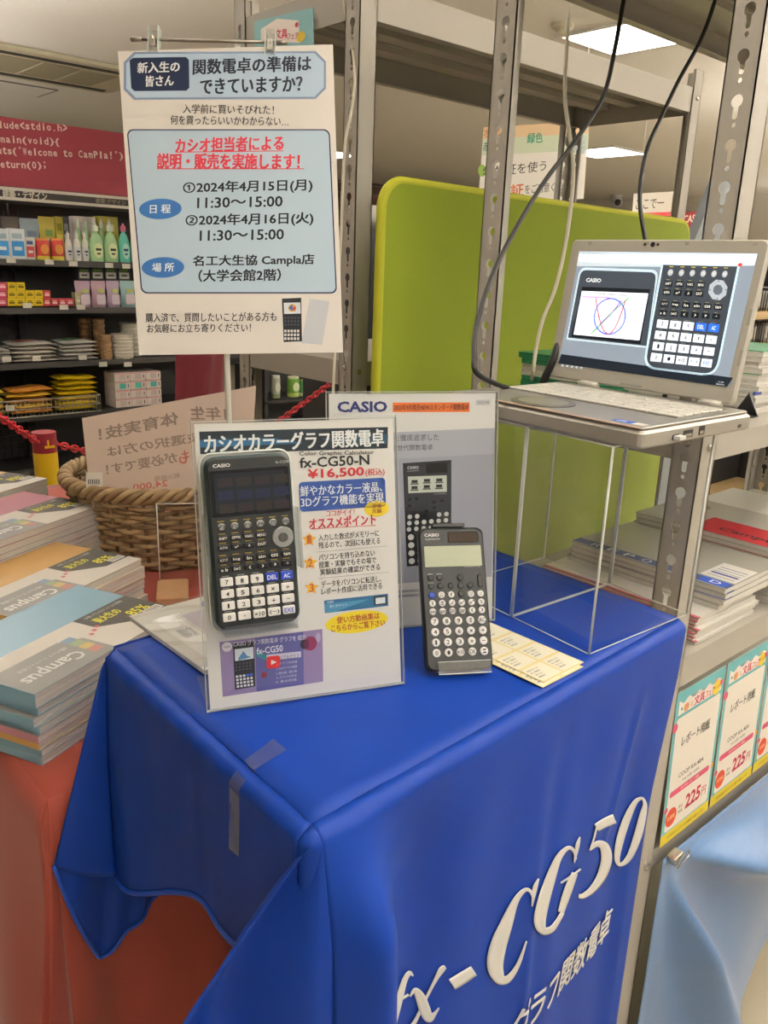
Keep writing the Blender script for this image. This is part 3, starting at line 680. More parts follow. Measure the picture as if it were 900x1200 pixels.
m = MB(); m.prism(rrect(-.003, -.004, .0865, .1720, .012, 6), -.0032, -.0012, CLR); m.build('back_plate', t, True)
m = MB(); o_ = rrect(-.003, -.004, .0865, .1720, .012, 6); m.tube([(p[0], p[1], .001) for p in o_], .0012, ACRE, 6, closed=True); m.build('rim', t, True)
m = MB(); m.box(.006, -.004, -.001, .078, -.002, .026, CLR); m.box(.006, -.004, .0225, .078, .006, .024, CLR); m.build('lip', t, True)
for x in (-.0042, .0857):
    m = MB(); m.box(x, .055, -.001, x+.002, .115, .0245, CLR); m.build('side_clip', t, True)

def sheet_back(W, H):
    Q = [(22, 62), (548, 45), (570, 805), (30, 838)]
    P = Print(W, H, Q); P.sheet('#e4e2df')
    P.pl([(24, 190), (551, 156), (562, 655), (29, 690)], '#a9aab8'); P.pl([(24, 190), (551, 156), (553, 240), (25, 275)], '#b7b8c4', 2)
    P.text('CASIO', 48, 101, 203, 98, 34, '#2c3578', .035); P.pl([(220, 84), (465, 77), (466, 107), (221, 114)], '#e0702c'); P.text('2023年9月発売NEWスタンダード関数電卓', 225, 98, 462, 92, 20, '#3a1c10', .006)
    P.text('2023-08', 490, 76, 528, 75, 9, '#8a8a90', 0); P.rect(485, 68, 532, 84, '#cfcfd2', 1)
    P.text('使いやすさを徹底追求した', 118, 198, 369, 190, 21, '#3a3b46', 0); P.text('使いやすさの新世代関数電卓', 100, 231, 350, 222, 19, '#3a3b46', 0)
    P.pl([(208, 370), (218, 369), (220, 455), (210, 456)], '#3a4a92', 2)
    P.pl([(255, 275), (412, 262), (422, 605), (275, 618)], '#26282d', 2); P.pl([(262, 290), (408, 275), (416, 600), (280, 611)], '#303238', 3)
    P.text('CASIO', 270, 290, 306, 287, 9, '#d8d8d8', .01, 4); P.text('fx-JP900CW', 270, 301, 308, 298, 5, '#b8b8b8', 0, 4); P.pl([(330, 276), (398, 270), (400, 302), (331, 307)], '#1a1512', 4)
    P.pl([(272, 318), (398, 312), (400, 366), (275, 372)], '#c4cbc0', 4)
    for x, y in ((294, 336), (334, 332), (374, 330), (294, 356), (334, 352), (374, 350)): P.rect(x-10, y-7, x+10, y+2, '#2e322e', 5); P.rect(x-13, y+4, x+13, y+7, '#4a4e48', 5)
    P.text('CLASSWIZ', 358, 374, 398, 372, 5, '#9a9a9a', 0, 4)
    for j in range(3):
        for i in range(6):
            if j == 0 and i == 3: continue
            P.ell(281+24*i-1.0*j, 450-2*i+21*j, 7.5, 7.5, '#c9c9c6' if j or i in (0, 1, 4, 5) else '#202226', 4)
    for j in range(4):
        for i in range(5): P.ell(286+29*i+j*1.5, 518+27*j-2*i, 10, 10, '#dcdcd8', 4)
    for x, y in ((280, 392), (302, 390), (280, 414), (335, 430), (360, 400), (385, 396), (360, 420)): P.ell(x, y, 6, 5, '#17181b', 4)
    P.rect(518, 617, 540, 645, '#c4282e', 2, .001); P.text('新品', 521, 631, 537, 630, 12, '#f0e8e8', .01, 4)
    for y in (700, 716): P.pl([(232, y), (320, y-5), (320, y+5), (232, y+10)], '#c4c4c6', 2); P.text('数学自然表示', 250, y+4, 310, y-1, 7, '#55555a', 0, 4)
    for k in range(4): P.line(542, 720+14*k, 548, 719+14*k, .0006, '#77777c', 2)
    return P
fb, wB, hB = lean_frame((386, 744), (579, 729), (388, 462), (575, 457), HT)
stand('sign_holder', 'clear acrylic stand behind the small calculator, holding a pale lavender flyer', wB-.006, hB-.006, frame(fb.translation+fb.to_3x3() @ Vector((.003, 0, 0)), fb.to_3x3() @ Vector((1, 0, 0)), fb.to_3x3() @ Vector((0, 1, 0))), sheet_back, 'flyer_sheet',
      'pale lavender flyer with orange heading strip and pictured black calculator, behind the small calculator', 'flyer', .05)
0 and print('SIGNB', fb @ Vector((0, hB, 0)), fb @ Vector((wB, hB, 0)), fb @ Vector((wB, 0, 0)), hB, 'A', hA, wA)
# small calculator on its own stand
fj, wj, hj = lean_frame((500, 790), (577, 786), (493, 634), (564, 627), HT+.006)
fj = frame(fj.translation, fj.to_3x3() @ Vector((1, 0, 0)), fj.to_3x3() @ Vector((0, .97, -.16)))
sci_calc(fj @ Matrix.Translation((0, 0, -.0125)), 'small black scientific calculator with round white keys standing in front of the lavender flyer')
t = thing('calculator_stand', 'clear plastic easel with black top hook under the small scientific calculator', 'stand', frame=fj)
m = MB(); m.box(.012, -.002, -.0155, .066, .14, -.0135, CLR); m.build('back_plate', t, True)
m = MB(); m.box(.012, -.0035, -.0155, .072, -.0015, .007, CLR); m.box(.012, -.0035, .0055, .072, .010, .007, CLR); m.box(.012, .010, .0055, .072, .0106, .007, ACRE); m.box(.012, -.0035, .0068, .072, -.0025, .0075, ACRE); m.build('lip', t, True)
m = MB(); m.prism(rrect(.02, .135, .054, .1665, .003), -.0175, -.0136, BLACKP, .001); m.prism(rrect(.018, .163, .056, .1675, .001), -.0136, -.002, BLACKP, .0006); m.build('top_hook', t, True)
inv = fj.to_3x3().inverted(); m = MB(); a = Vector((.012, -.0035, -.0155)); b = Vector((.066, -.0035, -.0155)); bk = (inv @ Vector((.35, .94, 0))).normalized()*.07; u = inv @ Vector((0, 0, .0015))
m.add([a, b, b+bk, a+bk, a+u, b+u, b+bk+u, a+bk+u], [[3, 2, 1, 0], [4, 5, 6, 7], [0, 1, 5, 4], [1, 2, 6, 5], [2, 3, 7, 6], [3, 0, 4, 7]], CLR); m.build('foot', t, True)
# ------------------------------------------------------------------ hanging poster on its pole stand
PD = 1.16
pc = [at_d(138, 60, PD+.03), at_d(390, 52, PD+.005), at_d(402, 413, PD-.02), at_d(163, 416, PD)]
xd = ((pc[1]-pc[0])+(pc[2]-pc[3]))/2; ud = ((pc[0]-pc[3])+(pc[1]-pc[2]))/2; cen = sum(pc, Vector())/4
PW, PH = xd.length, ud.length; fr0 = frame(cen, xd, ud); fp = fr0 @ Matrix.Translation((-PW/2, -PH/2, 0))
inner = [on_frame(fp, q, 0) for q in ((138, 60), (390, 52), (402, 413), (163, 416))]
P = Print(PW, PH, None); P.q = (lambda h: h)(homog([(276, 120), (780, 104), (804, 826), (326, 832)], [(0, PH), (PW, PH), (PW, 0), (0, 0)]))
P.mb.prism([(p.x, p.y) for p in (inner[3], inner[2], inner[1], inner[0])], -.0005, 0, paper('#e9e2db'))
P.q = lambda x, y: (lambda p: (p.x, p.y))(on_frame(fp, (x/2, y/2), 0))
def octa(x0, y0, x1, y1, c, sk): return [(x0+c, y0), (x1-c, y0-sk), (x1, y0+c-sk), (x1, y1-c-sk), (x1-c, y1-sk), (x0+c, y1), (x0, y1-c), (x0, y0+c)]
P.pl(octa(290, 122, 764, 234, 24, 2), '#7b8ba6', 1); P.pl(octa(296, 127, 759, 229, 22, 2), '#bacde0', 2)
P.pl([(304+0, 142), (312, 136), (436, 134), (443, 141), (444, 206), (437, 213), (316, 214), (308, 207)], '#1c2742', 3)
P.text('新入生の', 323, 159, 421, 157, 25, '#f0f0ee', .02, 4); P.text('皆さん', 342, 191, 407, 189, 25, '#f0f0ee', .02, 4)
P.text('関数電卓の準備は', 453, 154, 729, 152, 36, '#262a36', .02); P.text('できていますか？', 470, 201, 708, 199, 36, '#262a36', .02)
P.text('入学前に買いそびれた！', 429, 255, 642, 258, 22, '#222222', .008); P.text('何を買ったらいいかわからない…', 400, 281, 676, 285, 22, '#222222', .008)
def rq(x0, y0, x1, y1, dx, r):
    a = [P.q(x0, y0), P.q(x1, y0), P.q(x1+dx*.5, y1), P.q(x0+dx, y1)]; h = homog([(0, 0), (1, 0), (1, 1), (0, 1)], a); w_ = abs(a[1][0]-a[0][0]); h_ = abs(a[0][1]-a[3][1])
    return [h(p[0]/w_, p[1]/h_) for p in rrect(0, 0, w_, h_, r)]
P.pl(rq(297, 303, 773, 688, 34, .009), '#1f2a52', 1, True); P.pl(rq(300, 306, 770, 685, 34, .008), '#bdd0e0', 2, True)
P.text('カシオ担当者による', 412, 339, 664, 338, 34, '#c43040', .022); P.line(412, 357, 664, 354, .0012, '#c43040', 3)
P.text('説明・販売を実施します！', 369, 378, 702, 379, 36, '#c43040', .022); P.line(370, 396, 712, 396, .0012, '#c43040', 3)
P.text('①2024年4月15日(月)', 430, 438, 732, 439, 31, '#23252c', .017); P.text('11:30～15:00', 463, 474, 662, 474, 24, '#23252c', .02)
P.text('②2024年4月16日(火)', 436, 515, 734, 516, 31, '#23252c', .017); P.text('11:30～15:00', 469, 551, 665, 551, 24, '#23252c', .02)
P.ell(376, 490, 50, 24, '#3567a4', 3); P.text('日 程', 352, 490, 400, 490, 20, '#eef2f6', .016, 4)
P.ell(382, 627, 50, 24, '#3567a4', 3); P.text('場 所', 357, 627, 408, 627, 20, '#eef2f6', .016, 4)
P.text('名工大生協 Campla店', 453, 611, 736, 612, 28, '#23252c', .018); P.text('（大学会館2階）', 466, 645, 658, 646, 28, '#23252c', .018)
P.text('購入済で、質問したいことがある方も', 342, 744, 648, 743, 22, '#23252c', .008); P.text('お気軽にお立ち寄りください！', 345, 769, 588, 769, 21, '#23252c', .008)
P.pl([(726, 700), (772, 706), (755, 808), (706, 804)], '#c9cbd0', 1); P.pl([(661, 700), (706, 698), (708, 800), (665, 802)], '#24262c', 2); P.pl([(665, 710), (704, 709), (705, 735), (666, 736)], '#dfe3ea', 3)
P.ell(685, 722, 9, 9, '#d0a43a', 4); P.pl([(677, 722), (685, 713), (687, 730)], '#3c58a8', 5); P.pl([(686, 722), (694, 718), (692, 731)], '#a83a3a', 5)
for j in range(3):
    for i in range(5): P.rect(669+7.5*i-2.6, 776+9*j-3, 669+7.5*i+2.6, 776+9*j+3, '#dddbd6', 3)
    for i in range(5): P.rect(669+7.5*i-2.2, 745+8*j-2, 669+7.5*i+2.2, 745+8*j+2, '#4a4c54', 3)
o = P.mb.build('poster'); o.matrix_world = fp; tag(o, 'white sales poster with pale blue date panel hanging from two clips', 'poster')
tp = thing('poster_stand', 'slim pole stand with top rod and two clear clips carrying the sales poster', 'poster stand', (0, 0, 0))
b0 = on_frame(fp, (156, 45), -.004); 
pole_t = fp @ Vector((PW*.52, PH+.012, -.008)); base = Vector((.665, 1.085, RT))
RODM = mat('grey rod', '#8a8378', .35, .6)
tp.location = base
m = MB(); m.tube([fp @ on_frame(fp, (160, 46), -.004), fp @ on_frame(fp, (332, 50), -.004)], .0022, RODM, 10)
for q in ((160, 46), (330, 50)): c_ = fp @ on_frame(fp, q, -.004); d_ = (fp.to_3x3() @ Vector((1, 0, 0)))*.008; m.tube([c_-d_, c_+d_], .0034, RODM, 10)
m.build('top_rod', tp)
WPOLE = mat('white pole', '#d9d5ca', .4, var=.02)
pm = Vector((base.x, base.y, base.z+.32)); top_ = fp @ Vector((PW*.5, PH+.014, -.01))
m = MB(); m.tube([base, (fp @ on_frame(fp, (266, 420), -.012)), top_], .0042, WPOLE, 10); m.build('pole', tp)
MB().prism(ell(base.x, base.y, .06, .06, 32), RT+.0005, RT+.006, WPOLE, .002).build('base', tp)
for q in ((180, 46), (317, 50)):
    c_ = on_frame(fp, q, 0); m = MB(); T = fp @ Matrix.Translation((c_.x, c_.y, 0))
    m.prism(rrect(-.0075, -.019, .0075, .019, .002), .0012, .0030, CLR, 0, T); m.prism(rrect(-.0075, -.019, .0075, .019, .002), -.0105, -.0088, CLR, 0, T)
    m.tube([T @ Vector((x, .017*math.cos(a)*.35+.0, -.0035+.0085*math.sin(a))) for x in (0,) for a in [k*math.pi/6 for k in range(13)]], .001, CHROME, 6)
    for x in (-.0078, .0066): m.prism(rrect(x, -.019, x+.0012, .019, .0005), -.0105, .0034, ACRE, 0, T)
    m.box(-.004, -.012, .0031, .004, .004, .0036, CHROME, 0, T); m.build('clip', tp)
# ------------------------------------------------------------------ clear acrylic boxes under the laptop
BT = 1.278
def abox(pts, label):
    """pts: FL, FR, BR, BL footprint on the blue top (counter-clockwise seen from above starting front right)"""
    c = sum((Vector(p) for p in pts), Vector((0, 0)))/4
    t = thing('acrylic_box', label, 'acrylic box', (c.x, c.y, HT+.001), 'clear acrylic boxes under the laptop')
    L = [Vector((p[0], p[1])) for p in pts]; z0, z1 = HT+.0015, BT
    for i in range(4):
        a, b = L[i], L[(i+1) % 4]; m = MB()
        m.add([(a.x, a.y, z0), (b.x, b.y, z0), (b.x, b.y, z1), (a.x, a.y, z1)], [[0, 1, 2, 3]], ACR); m.build('side_panel', t)
    m = MB(); m.add([(p.x, p.y, z1) for p in L], [[0, 1, 2, 3]], ACR); m.build('top_panel', t)
    for i in range(4):
        a, b = L[i], L[(i+1) % 4]
        MB().tube([(a.x, a.y, z0), (a.x, a.y, z1)], .0017, ACRE, 6).build('edge', t)
        MB().tube([(a.x, a.y, z1), (b.x, b.y, z1)], .0011, ACRE, 6).build('edge', t)
        MB().tube([(a.x, a.y, z0), (b.x, b.y, z0)], .0008, ACRE, 6).build('edge', t)
P_ = [on_z(*q, HT) for q in ((690, 768), (805, 720.7), (717, 685), (600, 724))]
fr_, br_, bl_, fl_ = [(p.x, p.y) for p in P_]
bl_ = (fl_[0]+br_[0]-fr_[0], fl_[1]+br_[1]-fr_[1])
br_ = (min(br_[0], NX-.02), br_[1]); bl_ = (min(bl_[0], NX-.02), bl_[1])
abox([fr_, br_, bl_, fl_], 'empty clear acrylic box nearer the viewer, holding up the front of the laptop')
d_ = (fl_[0]-fr_[0], fl_[1]-fr_[1]); k = .003/math.hypot(*d_)
f2, b2 = (fl_[0]+d_[0]*k, fl_[1]+d_[1]*k), (bl_[0]+d_[0]*k, bl_[1]+d_[1]*k)
abox([f2, b2, (b2[0]+d_[0], b2[1]+d_[1]), (f2[0]+d_[0], f2[1]+d_[1])], 'empty clear acrylic box farther back, half hidden by the lavender flyer')
# ------------------------------------------------------------------ laptop
LZ = BT+.026
pf, pb, pl = on_z(753, 503, LZ), on_z(865, 477, LZ), on_z(636, 444, LZ)
back = (pb-pl); back.z = 0; bd = back.normalized()
sd = pb-pf; sd.z = 0; sd = sd - bd*sd.dot(bd); DL = sd.length*.945; sd = sd.normalized()
WL = .300
_R = Matrix.Rotation(math.radians(-4.5), 3, 'Z'); pf0 = pf.copy(); bd = _R @ bd; sd = _R @ sd; org = pf0 + sd*DL - bd*WL - sd*DL      # front left corner of the base, x along the front edge, y towards the hinge
lf = frame((org.x, org.y, BT), (bd.x, bd.y, 0), (0, 0, 1)); lf = lf @ Matrix.Rotation(-math.pi/2, 4, 'X')   # z up, y to the back
SILV = mat('laptop silver', '#aba69c', .35, .55, var=.02); DECK = mat('laptop deck', '#8f8b84', .38, .5, var=.02); SILL = mat('laptop light silver', '#b9b4a9', .4, .25, var=.02)
lap = thing('laptop', 'open silver laptop showing the calculator emulator, on the clear acrylic boxes', 'laptop', frame=lf)
m = MB(); m.prism(rrect(0, 0, WL, DL, .008), .003, .0225, SILV, .003); m.prism(rrect(.004, .004, WL-.004, DL-.004, .006), .0225, .026, DECK, .001)
P = Print(WL, DL, None, m, .026); P.q = lambda x, y: (x, y)
P.pl([(WL-.052, .030), (WL-.026, .030), (WL-.026, .016), (WL-.052, .016)], '#2c4fa8'); P.pl([(WL-.026, .030), (WL-.010, .030), (WL-.010, .016), (WL-.026, .016)], '#d9cfc4'); P.pl([(WL-.048, .024), (WL-.036, .026), (WL-.036, .021), (WL-.048, .020)], '#c4d4ee', 2)
P.pl([(.004, .001), (WL-.004, .001), (WL-.004, .0055), (.004, .0055)], '#c9a587', 1)
for x in (.03, WL-.03):
    for y in (.03, DL-.03): m.lathe([(.008, .0), (.008, .0035)], (x, y, 0), BLACKP, 12)
m.build('base', lap, True)
m = MB(); m.prism(rrect(.018, .098, WL-.016, DL-.034, .004), .0261, .0266, mat('key well', '#8d8a82', .5, .3), 0); kb = m.build('keyboard', lap, True)
KEY = mat('silver keycap', '#c9c4ba', .42, .1, var=.02)
rows = [(15, .011), (14, .0165), (14, .0165), (13, .0165), (12, .0165)]; y = DL-.038; kx0, kx1 = .020, WL-.018
for r, (n, h) in enumerate(rows):
    h *= (DL-.098-.042)/.092*1.02; w = (kx1-kx0)/n
    for i in range(n):
        MB().prism(rrect(kx0+i*w+.001, y-h+.0012, kx0+(i+1)*w-.001, y-.001, .0018, 3), .0266, .0288, KEY, .0007).build('key', kb, True)
    y -= h+.0004
w = (kx1-kx0)
x = kx0
for f in (.08, .08, .08, .36, .08, .08, .08, .08, .08): MB().prism(rrect(x+.001, y-.017+.001, x+w*f-.001, y-.001, .0018, 3), .0266, .0288, KEY, .0007).build('key', kb, True); x += w*f
MB().prism(ell(WL*.42, .046, .042, .038, 40), .0261, .0270, mat('touch pad ring', '#5c5954', .3, .4), .0004).prism(ell(WL*.42, .046, .033, .029, 40), .0271, .0276, mat('touch pad', '#9b978f', .3, .5), .0003).build('touch_pad', lap, True)
for x in (.04, WL-.07): MB().tube([(x, DL-.006, .0275), (x+.03, DL-.006, .0275)], .0055, SILL, 12).build('hinge', lap, True)
T = Matrix.Translation((WL, 0, 0)) @ Matrix.Rotation(math.pi/2, 4, 'Z') @ Matrix.Rotation(math.pi/2, 4, 'X')
for y0, w, h, mm in ((.060, .014, .006, BLACKP), (.082, .020, .0085, BLACKP), (.115, .0125, .0105, BLACKP), (.205, .008, .004, BLACKP)):
    m = MB(); m.prism(rrect(y0, .008, y0+w, .008+h, .0008, 2), .0001, .0004, mm, 0, T)
    m.prism(rrect(y0+.002, .009, y0+w-.002, .008+h*.5, .0005, 2), .0005, .0007, CHROME, 0, T); m.build('port', lap, True)
T2 = Matrix.Rotation(math.pi/2, 4, 'X')
for k in range(4): MB().prism(rrect(.062+.009*k, .009, .0675+.009*k, .0155, .0015, 3), .0001, .0008, SILL, .0002, T2).build('indicator', lap, True)
MB().lathe([(.0028, 0), (.0028, .0006)], (0, 0, 0), BLACKP, 14, T=Matrix.Translation((.047, 0, .012)) @ T2).build('audio_jack', lap, True)
# lid
hb0 = lf.inverted() @ on_z(640, 445, LZ); HL = .20
a_ = Vector((.0, DL-.006, .026)); rr_ = ray(893, 282); bw = lf @ Vector((WL, DL-.006, .026))
q = bw-EYE; bb = q.dot(rr_)/rr_.dot(rr_); disc = bb*bb-(q.dot(q)-HL*HL)/rr_.dot(rr_); tw = EYE+rr_*(bb+math.sqrt(max(disc, 0)))
up_ = lf.to_3x3().transposed() @ (tw-bw); up_.x = 0; up_ = Vector((0, max(up_.y, .03), up_.z)).normalized()
ltf = frame((0, DL-.006, .0285), (1, 0, 0), up_)
screen_q = [on_frame(lf @ ltf, q, 0) for q in ((673, 295), (882.7, 297), (857, 456.7), (661, 424.7))]
xl = (screen_q[0].x+screen_q[3].x)/2; xr = (screen_q[1].x+screen_q[2].x)/2; yt = (screen_q[0].y+screen_q[1].y)/2; yb = (screen_q[2].y+screen_q[3].y)/2
lc = [on_frame(lf @ ltf, q, 0) for q in ((671, 281), (894, 280))]
x0_, x1_, ytop = min(lc[0].x, xl-.01), max(xr+.012, lc[1].x), (lc[0].y+lc[1].y)/2
m = MB(); m.prism(rrect(x0_, .002, x1_, ytop, .007), -.0095, .0002, SILL, .002, ltf)
P = Print(1, 1, None, m, .0002, T=ltf); P.q = lambda x, y: (x, y)
for f_ in (.1, .42, .62, .93): P.pl(rrect(x0_+(x1_-x0_)*f_, ytop-.0075, x0_+(x1_-x0_)*f_+.006, ytop-.0035, .001, 2), '#a09a8e')
P.pl(rrect(x0_+.13, .0055, x0_+.165, .0085, .0005, 2), '#9a958a')
for y in (.05, .1): P.pl(rrect(x1_-.006, y, x1_-.002, y+.02, .001, 2), '#a29d92')
lid = m.build('lid', lap, True)
m = MB(); cx = x0_+(x1_-x0_)*.5
for dx, r in ((-.012, .0022), (0, .0034), (.008, .002)): m.lathe([(r, 0), (r, .0008)], (0, 0, 0), BLACKP, 16, T=ltf @ Matrix.Translation((cx+dx-.012, ytop-.0068, .0003)))
m.build('camera', lid, True)
SW, SH = xr-xl, yt-yb
sfr = ltf @ Matrix.Translation((xl, yb, .0006))
EM = 1.08
P = Print(SW, SH, [(50, 95), (835, 102), (740, 700), (3, 580)], emit=EM)
P.mb.prism([(0, 0), (SW, 0), (SW, SH), (0, SH)], -.0003, 0, ink('#7d8896', EM))
P.pl([(50, 95), (835, 102), (824, 156), (45, 156)], '#dfe8ee'); P.pl([(47, 140), (410, 148), (409, 162), (46, 160)], '#c3d0d8', 2); P.pl([(50, 95), (835, 102), (833, 112), (49, 106)], '#c0cedd', 2)
P.text('fx-CG50 Emulator', 62, 100, 150, 103, 5, '#333333', 0); P.text('File  Edit  View  Tools  Help', 62, 113, 170, 117, 5, '#444444', 0)
P.pl([(3, 580), (12, 540), (765, 660), (740, 700)], '#1b222b', 2); P.pl([(5, 572), (760, 690), (757, 672), (8, 562)], '#6f7a88', 1)
for k in range(5): P.rect(18+20*k, 585+3*k, 26+20*k, 594+3*k, '#cfdbe6', 4)
P.text('11:30', 700, 676, 724, 680, 6, '#d8dee4', 0, 4); P.text('2024/04/16', 690, 685, 728, 691, 6, '#d8dee4', 0, 4)
def soft(pts, col, layer, r):
    q = [Vector(P.q(*p)) for p in pts]; out = []; n = len(q)
    for i in range(n):
        a, b, c = q[i-1], q[i], q[(i+1) % n]; rr = r[i]
        if rr <= 0: out.append(tuple(b)); continue
        p0 = b+(a-b).normalized()*rr; p2 = b+(c-b).normalized()*rr
        for k in range(7): t_ = k/6; out.append(tuple(p0*(1-t_)**2+b*2*t_*(1-t_)+p2*t_*t_))
    P.pl(out, col, layer, True)
soft([(58, 165), (398, 176), (372, 520), (28, 478)], '#c5dbe6', 2, (.012, .012, 0, 0)); soft([(64, 176), (390, 187), (372, 512), (34, 470)], '#3c434c', 3, (.010, .010, 0, 0))
P.text('CASIO', 90, 220, 154, 223, 17, '#eef2f4', .03, 5)
P.pl([(76, 250), (368, 262), (345, 503), (48, 466)], '#15191e', 4); P.pl([(76, 268), (362, 280), (340, 487), (57, 457)], '#e9eef3', 5)
for k in range(1, 10): P.line(76+28.6*k, 270+1.2*k, 57+28.3*k, 457+3*k, .0003, '#bcc8d4', 6)
for k in range(1, 7): P.line(76-2.7*k, 268+27*k, 362-3.1*k, 280+29.5*k, .0003, '#bcc8d4', 6)
P.line(68, 374, 348, 388, .0004, '#77818c', 7); P.line(212, 276, 196, 470, .0004, '#77818c', 7)
P.text('Y1=x²-4  (-4,4,1)   Y2=x', 130, 281, 270, 289, 10, '#333a44', .006, 7); P.pl([(80, 290), (200, 296), (200, 302), (80, 296)], '#e39ae0', 7)
def curve(pts, w, col, layer): 
    for a, b in zip(pts, pts[1:]): P.line(a[0], a[1], b[0], b[1], w, col, layer)
curve([(205+66*math.cos(k*math.pi/20)-2*math.sin(k*math.pi/20), 380+78*math.sin(k*math.pi/20)+5*math.cos(k*math.pi/20)) for k in range(41)], .0016, '#3c58d8', 8)
curve([(205+k*7.1-.3*abs(k), 457-abs(k)**2*1.88+k*.5) for k in range(-9, 10)], .0014, '#c42a5a', 8)
curve([(130, 455), (160, 425), (195, 385), (235, 340), (280, 300)], .0014, '#3a9a3a', 8); curve([(165, 415), (190, 388), (215, 362), (250, 310)], .0014, '#9a3ac8', 8)
soft([(408, 152), (758, 158), (690, 655), (362, 608)], '#c8e2ee', 2, (0, 0, .02, .02)); soft([(416, 153), (748, 160), (683, 645), (372, 600)], '#3a4048', 3, (0, 0, .018, .018))
P.rect(752, 145, 768, 160, '#c43a3a', 4)
def kq(k, u, v):   # position on the pictured key panel
    a = (416+332*u, 153+7*u); b = (372+311*u, 600+45*u); return a[0]+(b[0]-a[0])*v, a[1]+(b[1]-a[1])*v
for k in range(6): x, y = kq(0, .115+.147*k, .075); P.ell(x, y, 12, 15, '#a6abb0', 4); P.text('F%d' % (k+1), x-6, y, x+6, y, 11, '#f2f2f2', .01, 5)
for k in range(6): x, y = kq(0, .115+.147*k, .02); P.rect(x-9, y-3, x+9, y+1, '#c8b24a', 4)
def skey(u, v, w, h, s, col, tc):
    x, y = kq(0, u, v); P.pl([(x-w+.5*h*.2, y-h-w*.12), (x+w+.5*h*.2, y-h+w*.12), (x+w-h*.1, y+h+w*.12), (x-w-h*.1, y+h-w*.12)], col, 4)
    if s: tw = min(w*.75, 4.8*len(s)) if s not in '−•' else w*.3; P.text(s, x-tw, y-.5, x+tw, y+.5, h*1.0 if s != '−' else 2.5, tc, .01, 5); P.rect(x-w*.6, y-h-7, x+w*.3, y-h-4, '#a09a5a', 4)
for j, r in enumerate((SMALL['r2'], SMALL['r3'])):
    for k, s in enumerate(r): skey(.115+.147*k, .185+.085*j, 17, 12, s, '#14171b', '#e8e6dc')
for j, r in enumerate((SMALL['r4'], SMALL['r5'])):
    for k, s in enumerate(r): skey(.115+.147*k, .385+.088*j, 17, 12, s, '#14171b', '#e8e6dc')
for j, r in enumerate(NUM):
    for k, s in enumerate(r): skey(.135+.178*k, .58+.108*j, 24, 18, s, '#2f6ae0' if s in ('DEL', 'AC') else '#e4ecf4', '#eef4ff' if s in ('DEL', 'AC') else ('#2c58c8' if s == 'EXE' else '#20242c'))
x, y = kq(0, .80, .225)
P.pl([(x+44*math.cos(a+.12), y+48*math.sin(a+.12)) for a in [k*math.pi/4+math.pi/8 for k in range(8)]], '#a7afb8', 4); P.pl([(x+22*math.cos(a+.12), y+24*math.sin(a+.12)) for a in [k*math.pi/4+math.pi/8 for k in range(8)]], '#5a626c', 5)
for a in (0, 1, 2, 3): P.pl([(x+34*math.cos(a*math.pi/2+d), y+37*math.sin(a*math.pi/2+d)) for d in (-.12, 0.12)]+[(x+40*math.cos(a*math.pi/2), y+43*math.sin(a*math.pi/2))], '#3c444c', 5)
so = P.mb.build('screen', lid, True); so.matrix_local = sfr
# usb dongle
T3 = lf @ Matrix.Translation((WL, .062, .0085))
m = MB(); m.box(.0008, 0, 0, .009, .012, .0045, mat('white plastic', '#dcdad4', .35), .0006, T3); o = m.build('usb_dongle'); tag(o, 'tiny white usb dongle plugged into the right side of the laptop', 'usb dongle'); origin_to(o, T3 @ Vector((0, .006, .002)))
# ------------------------------------------------------------------ cables
CABK = mat('black cable rubber', '#151414', .45, var=.05); CABW = mat('ivory cable', '#c9c1ae', .45, var=.03)
def cable(pts, r, m, label, plug=None):
    mb = MB(); mb.tube(spline(pts, 10), r, m, 10); o = mb.build('cable'); tag(o, label, 'cable', 'cables hanging from above'); origin_to(o, pts[len(pts)//2]); return o
lp = lambda x, y, z: lf @ Vector((x, y, z))
pl_ = lp(-.002, .155, .014)
def dep(q, d): return at_d(q[0], q[1], d)
cable([dep(q, d) for q, d in zip(((737, -22), (731, 0), (720, 60), (706, 115), (672, 168), (640, 210), (608, 262), (578, 320), (560, 375), (556, 415), (562, 440)), (1.3, 1.3, 1.29, 1.28, 1.26, 1.24, 1.2, 1.14, 1.09, 1.06, 1.06))] + [pl_+Vector((-.012, -.004, .001)), pl_], .0036, CABK, 'thick black cable hanging in front of the green screen down to the laptop side')
MB_ = MB(); d_ = (lf.to_3x3() @ Vector((1, 0, 0))); MB_.tube([pl_-d_*.022, pl_-d_*.006, pl_-d_*.0055, pl_], [.0045, .0052, .0036, .0036], CABK, 12); o = MB_.build('power_plug'); tag(o, 'black plug of the thick cable at the laptop left side', 'plug'); origin_to(o, pl_)
cable([dep(q, d) for q, d in zip(((842, -18), (838, 0), (822, 45), (795, 95), (776, 135), (760, 170), (752, 205), (750, 240), (756, 280), (762, 330)), (1.32, 1.32, 1.32, 1.31, 1.3, 1.29, 1.28, 1.27, 1.26, 1.26))] + [lp(WL*.5, DL+.035, .06), lp(WL*.52, DL+.03, .004)], .0033, CABK, 'thinner black cable dropping behind the top edge of the laptop screen')
cable([Vector((1.36, 1.06, 2.698)), Vector((1.35, 1.05, 2.3))]+[dep(q, 1.42) for q in ((672, -60), (667, 0), (664, 60), (662, 115), (668, 160), (672, 200), (668, 250), (660, 300), (650, 340), (636, 375), (628, 410), (624, 440))]+[on_z(622, 447, R_MID+.004)], .0034, CABW, 'ivory cable hanging between the rack posts behind the laptop')
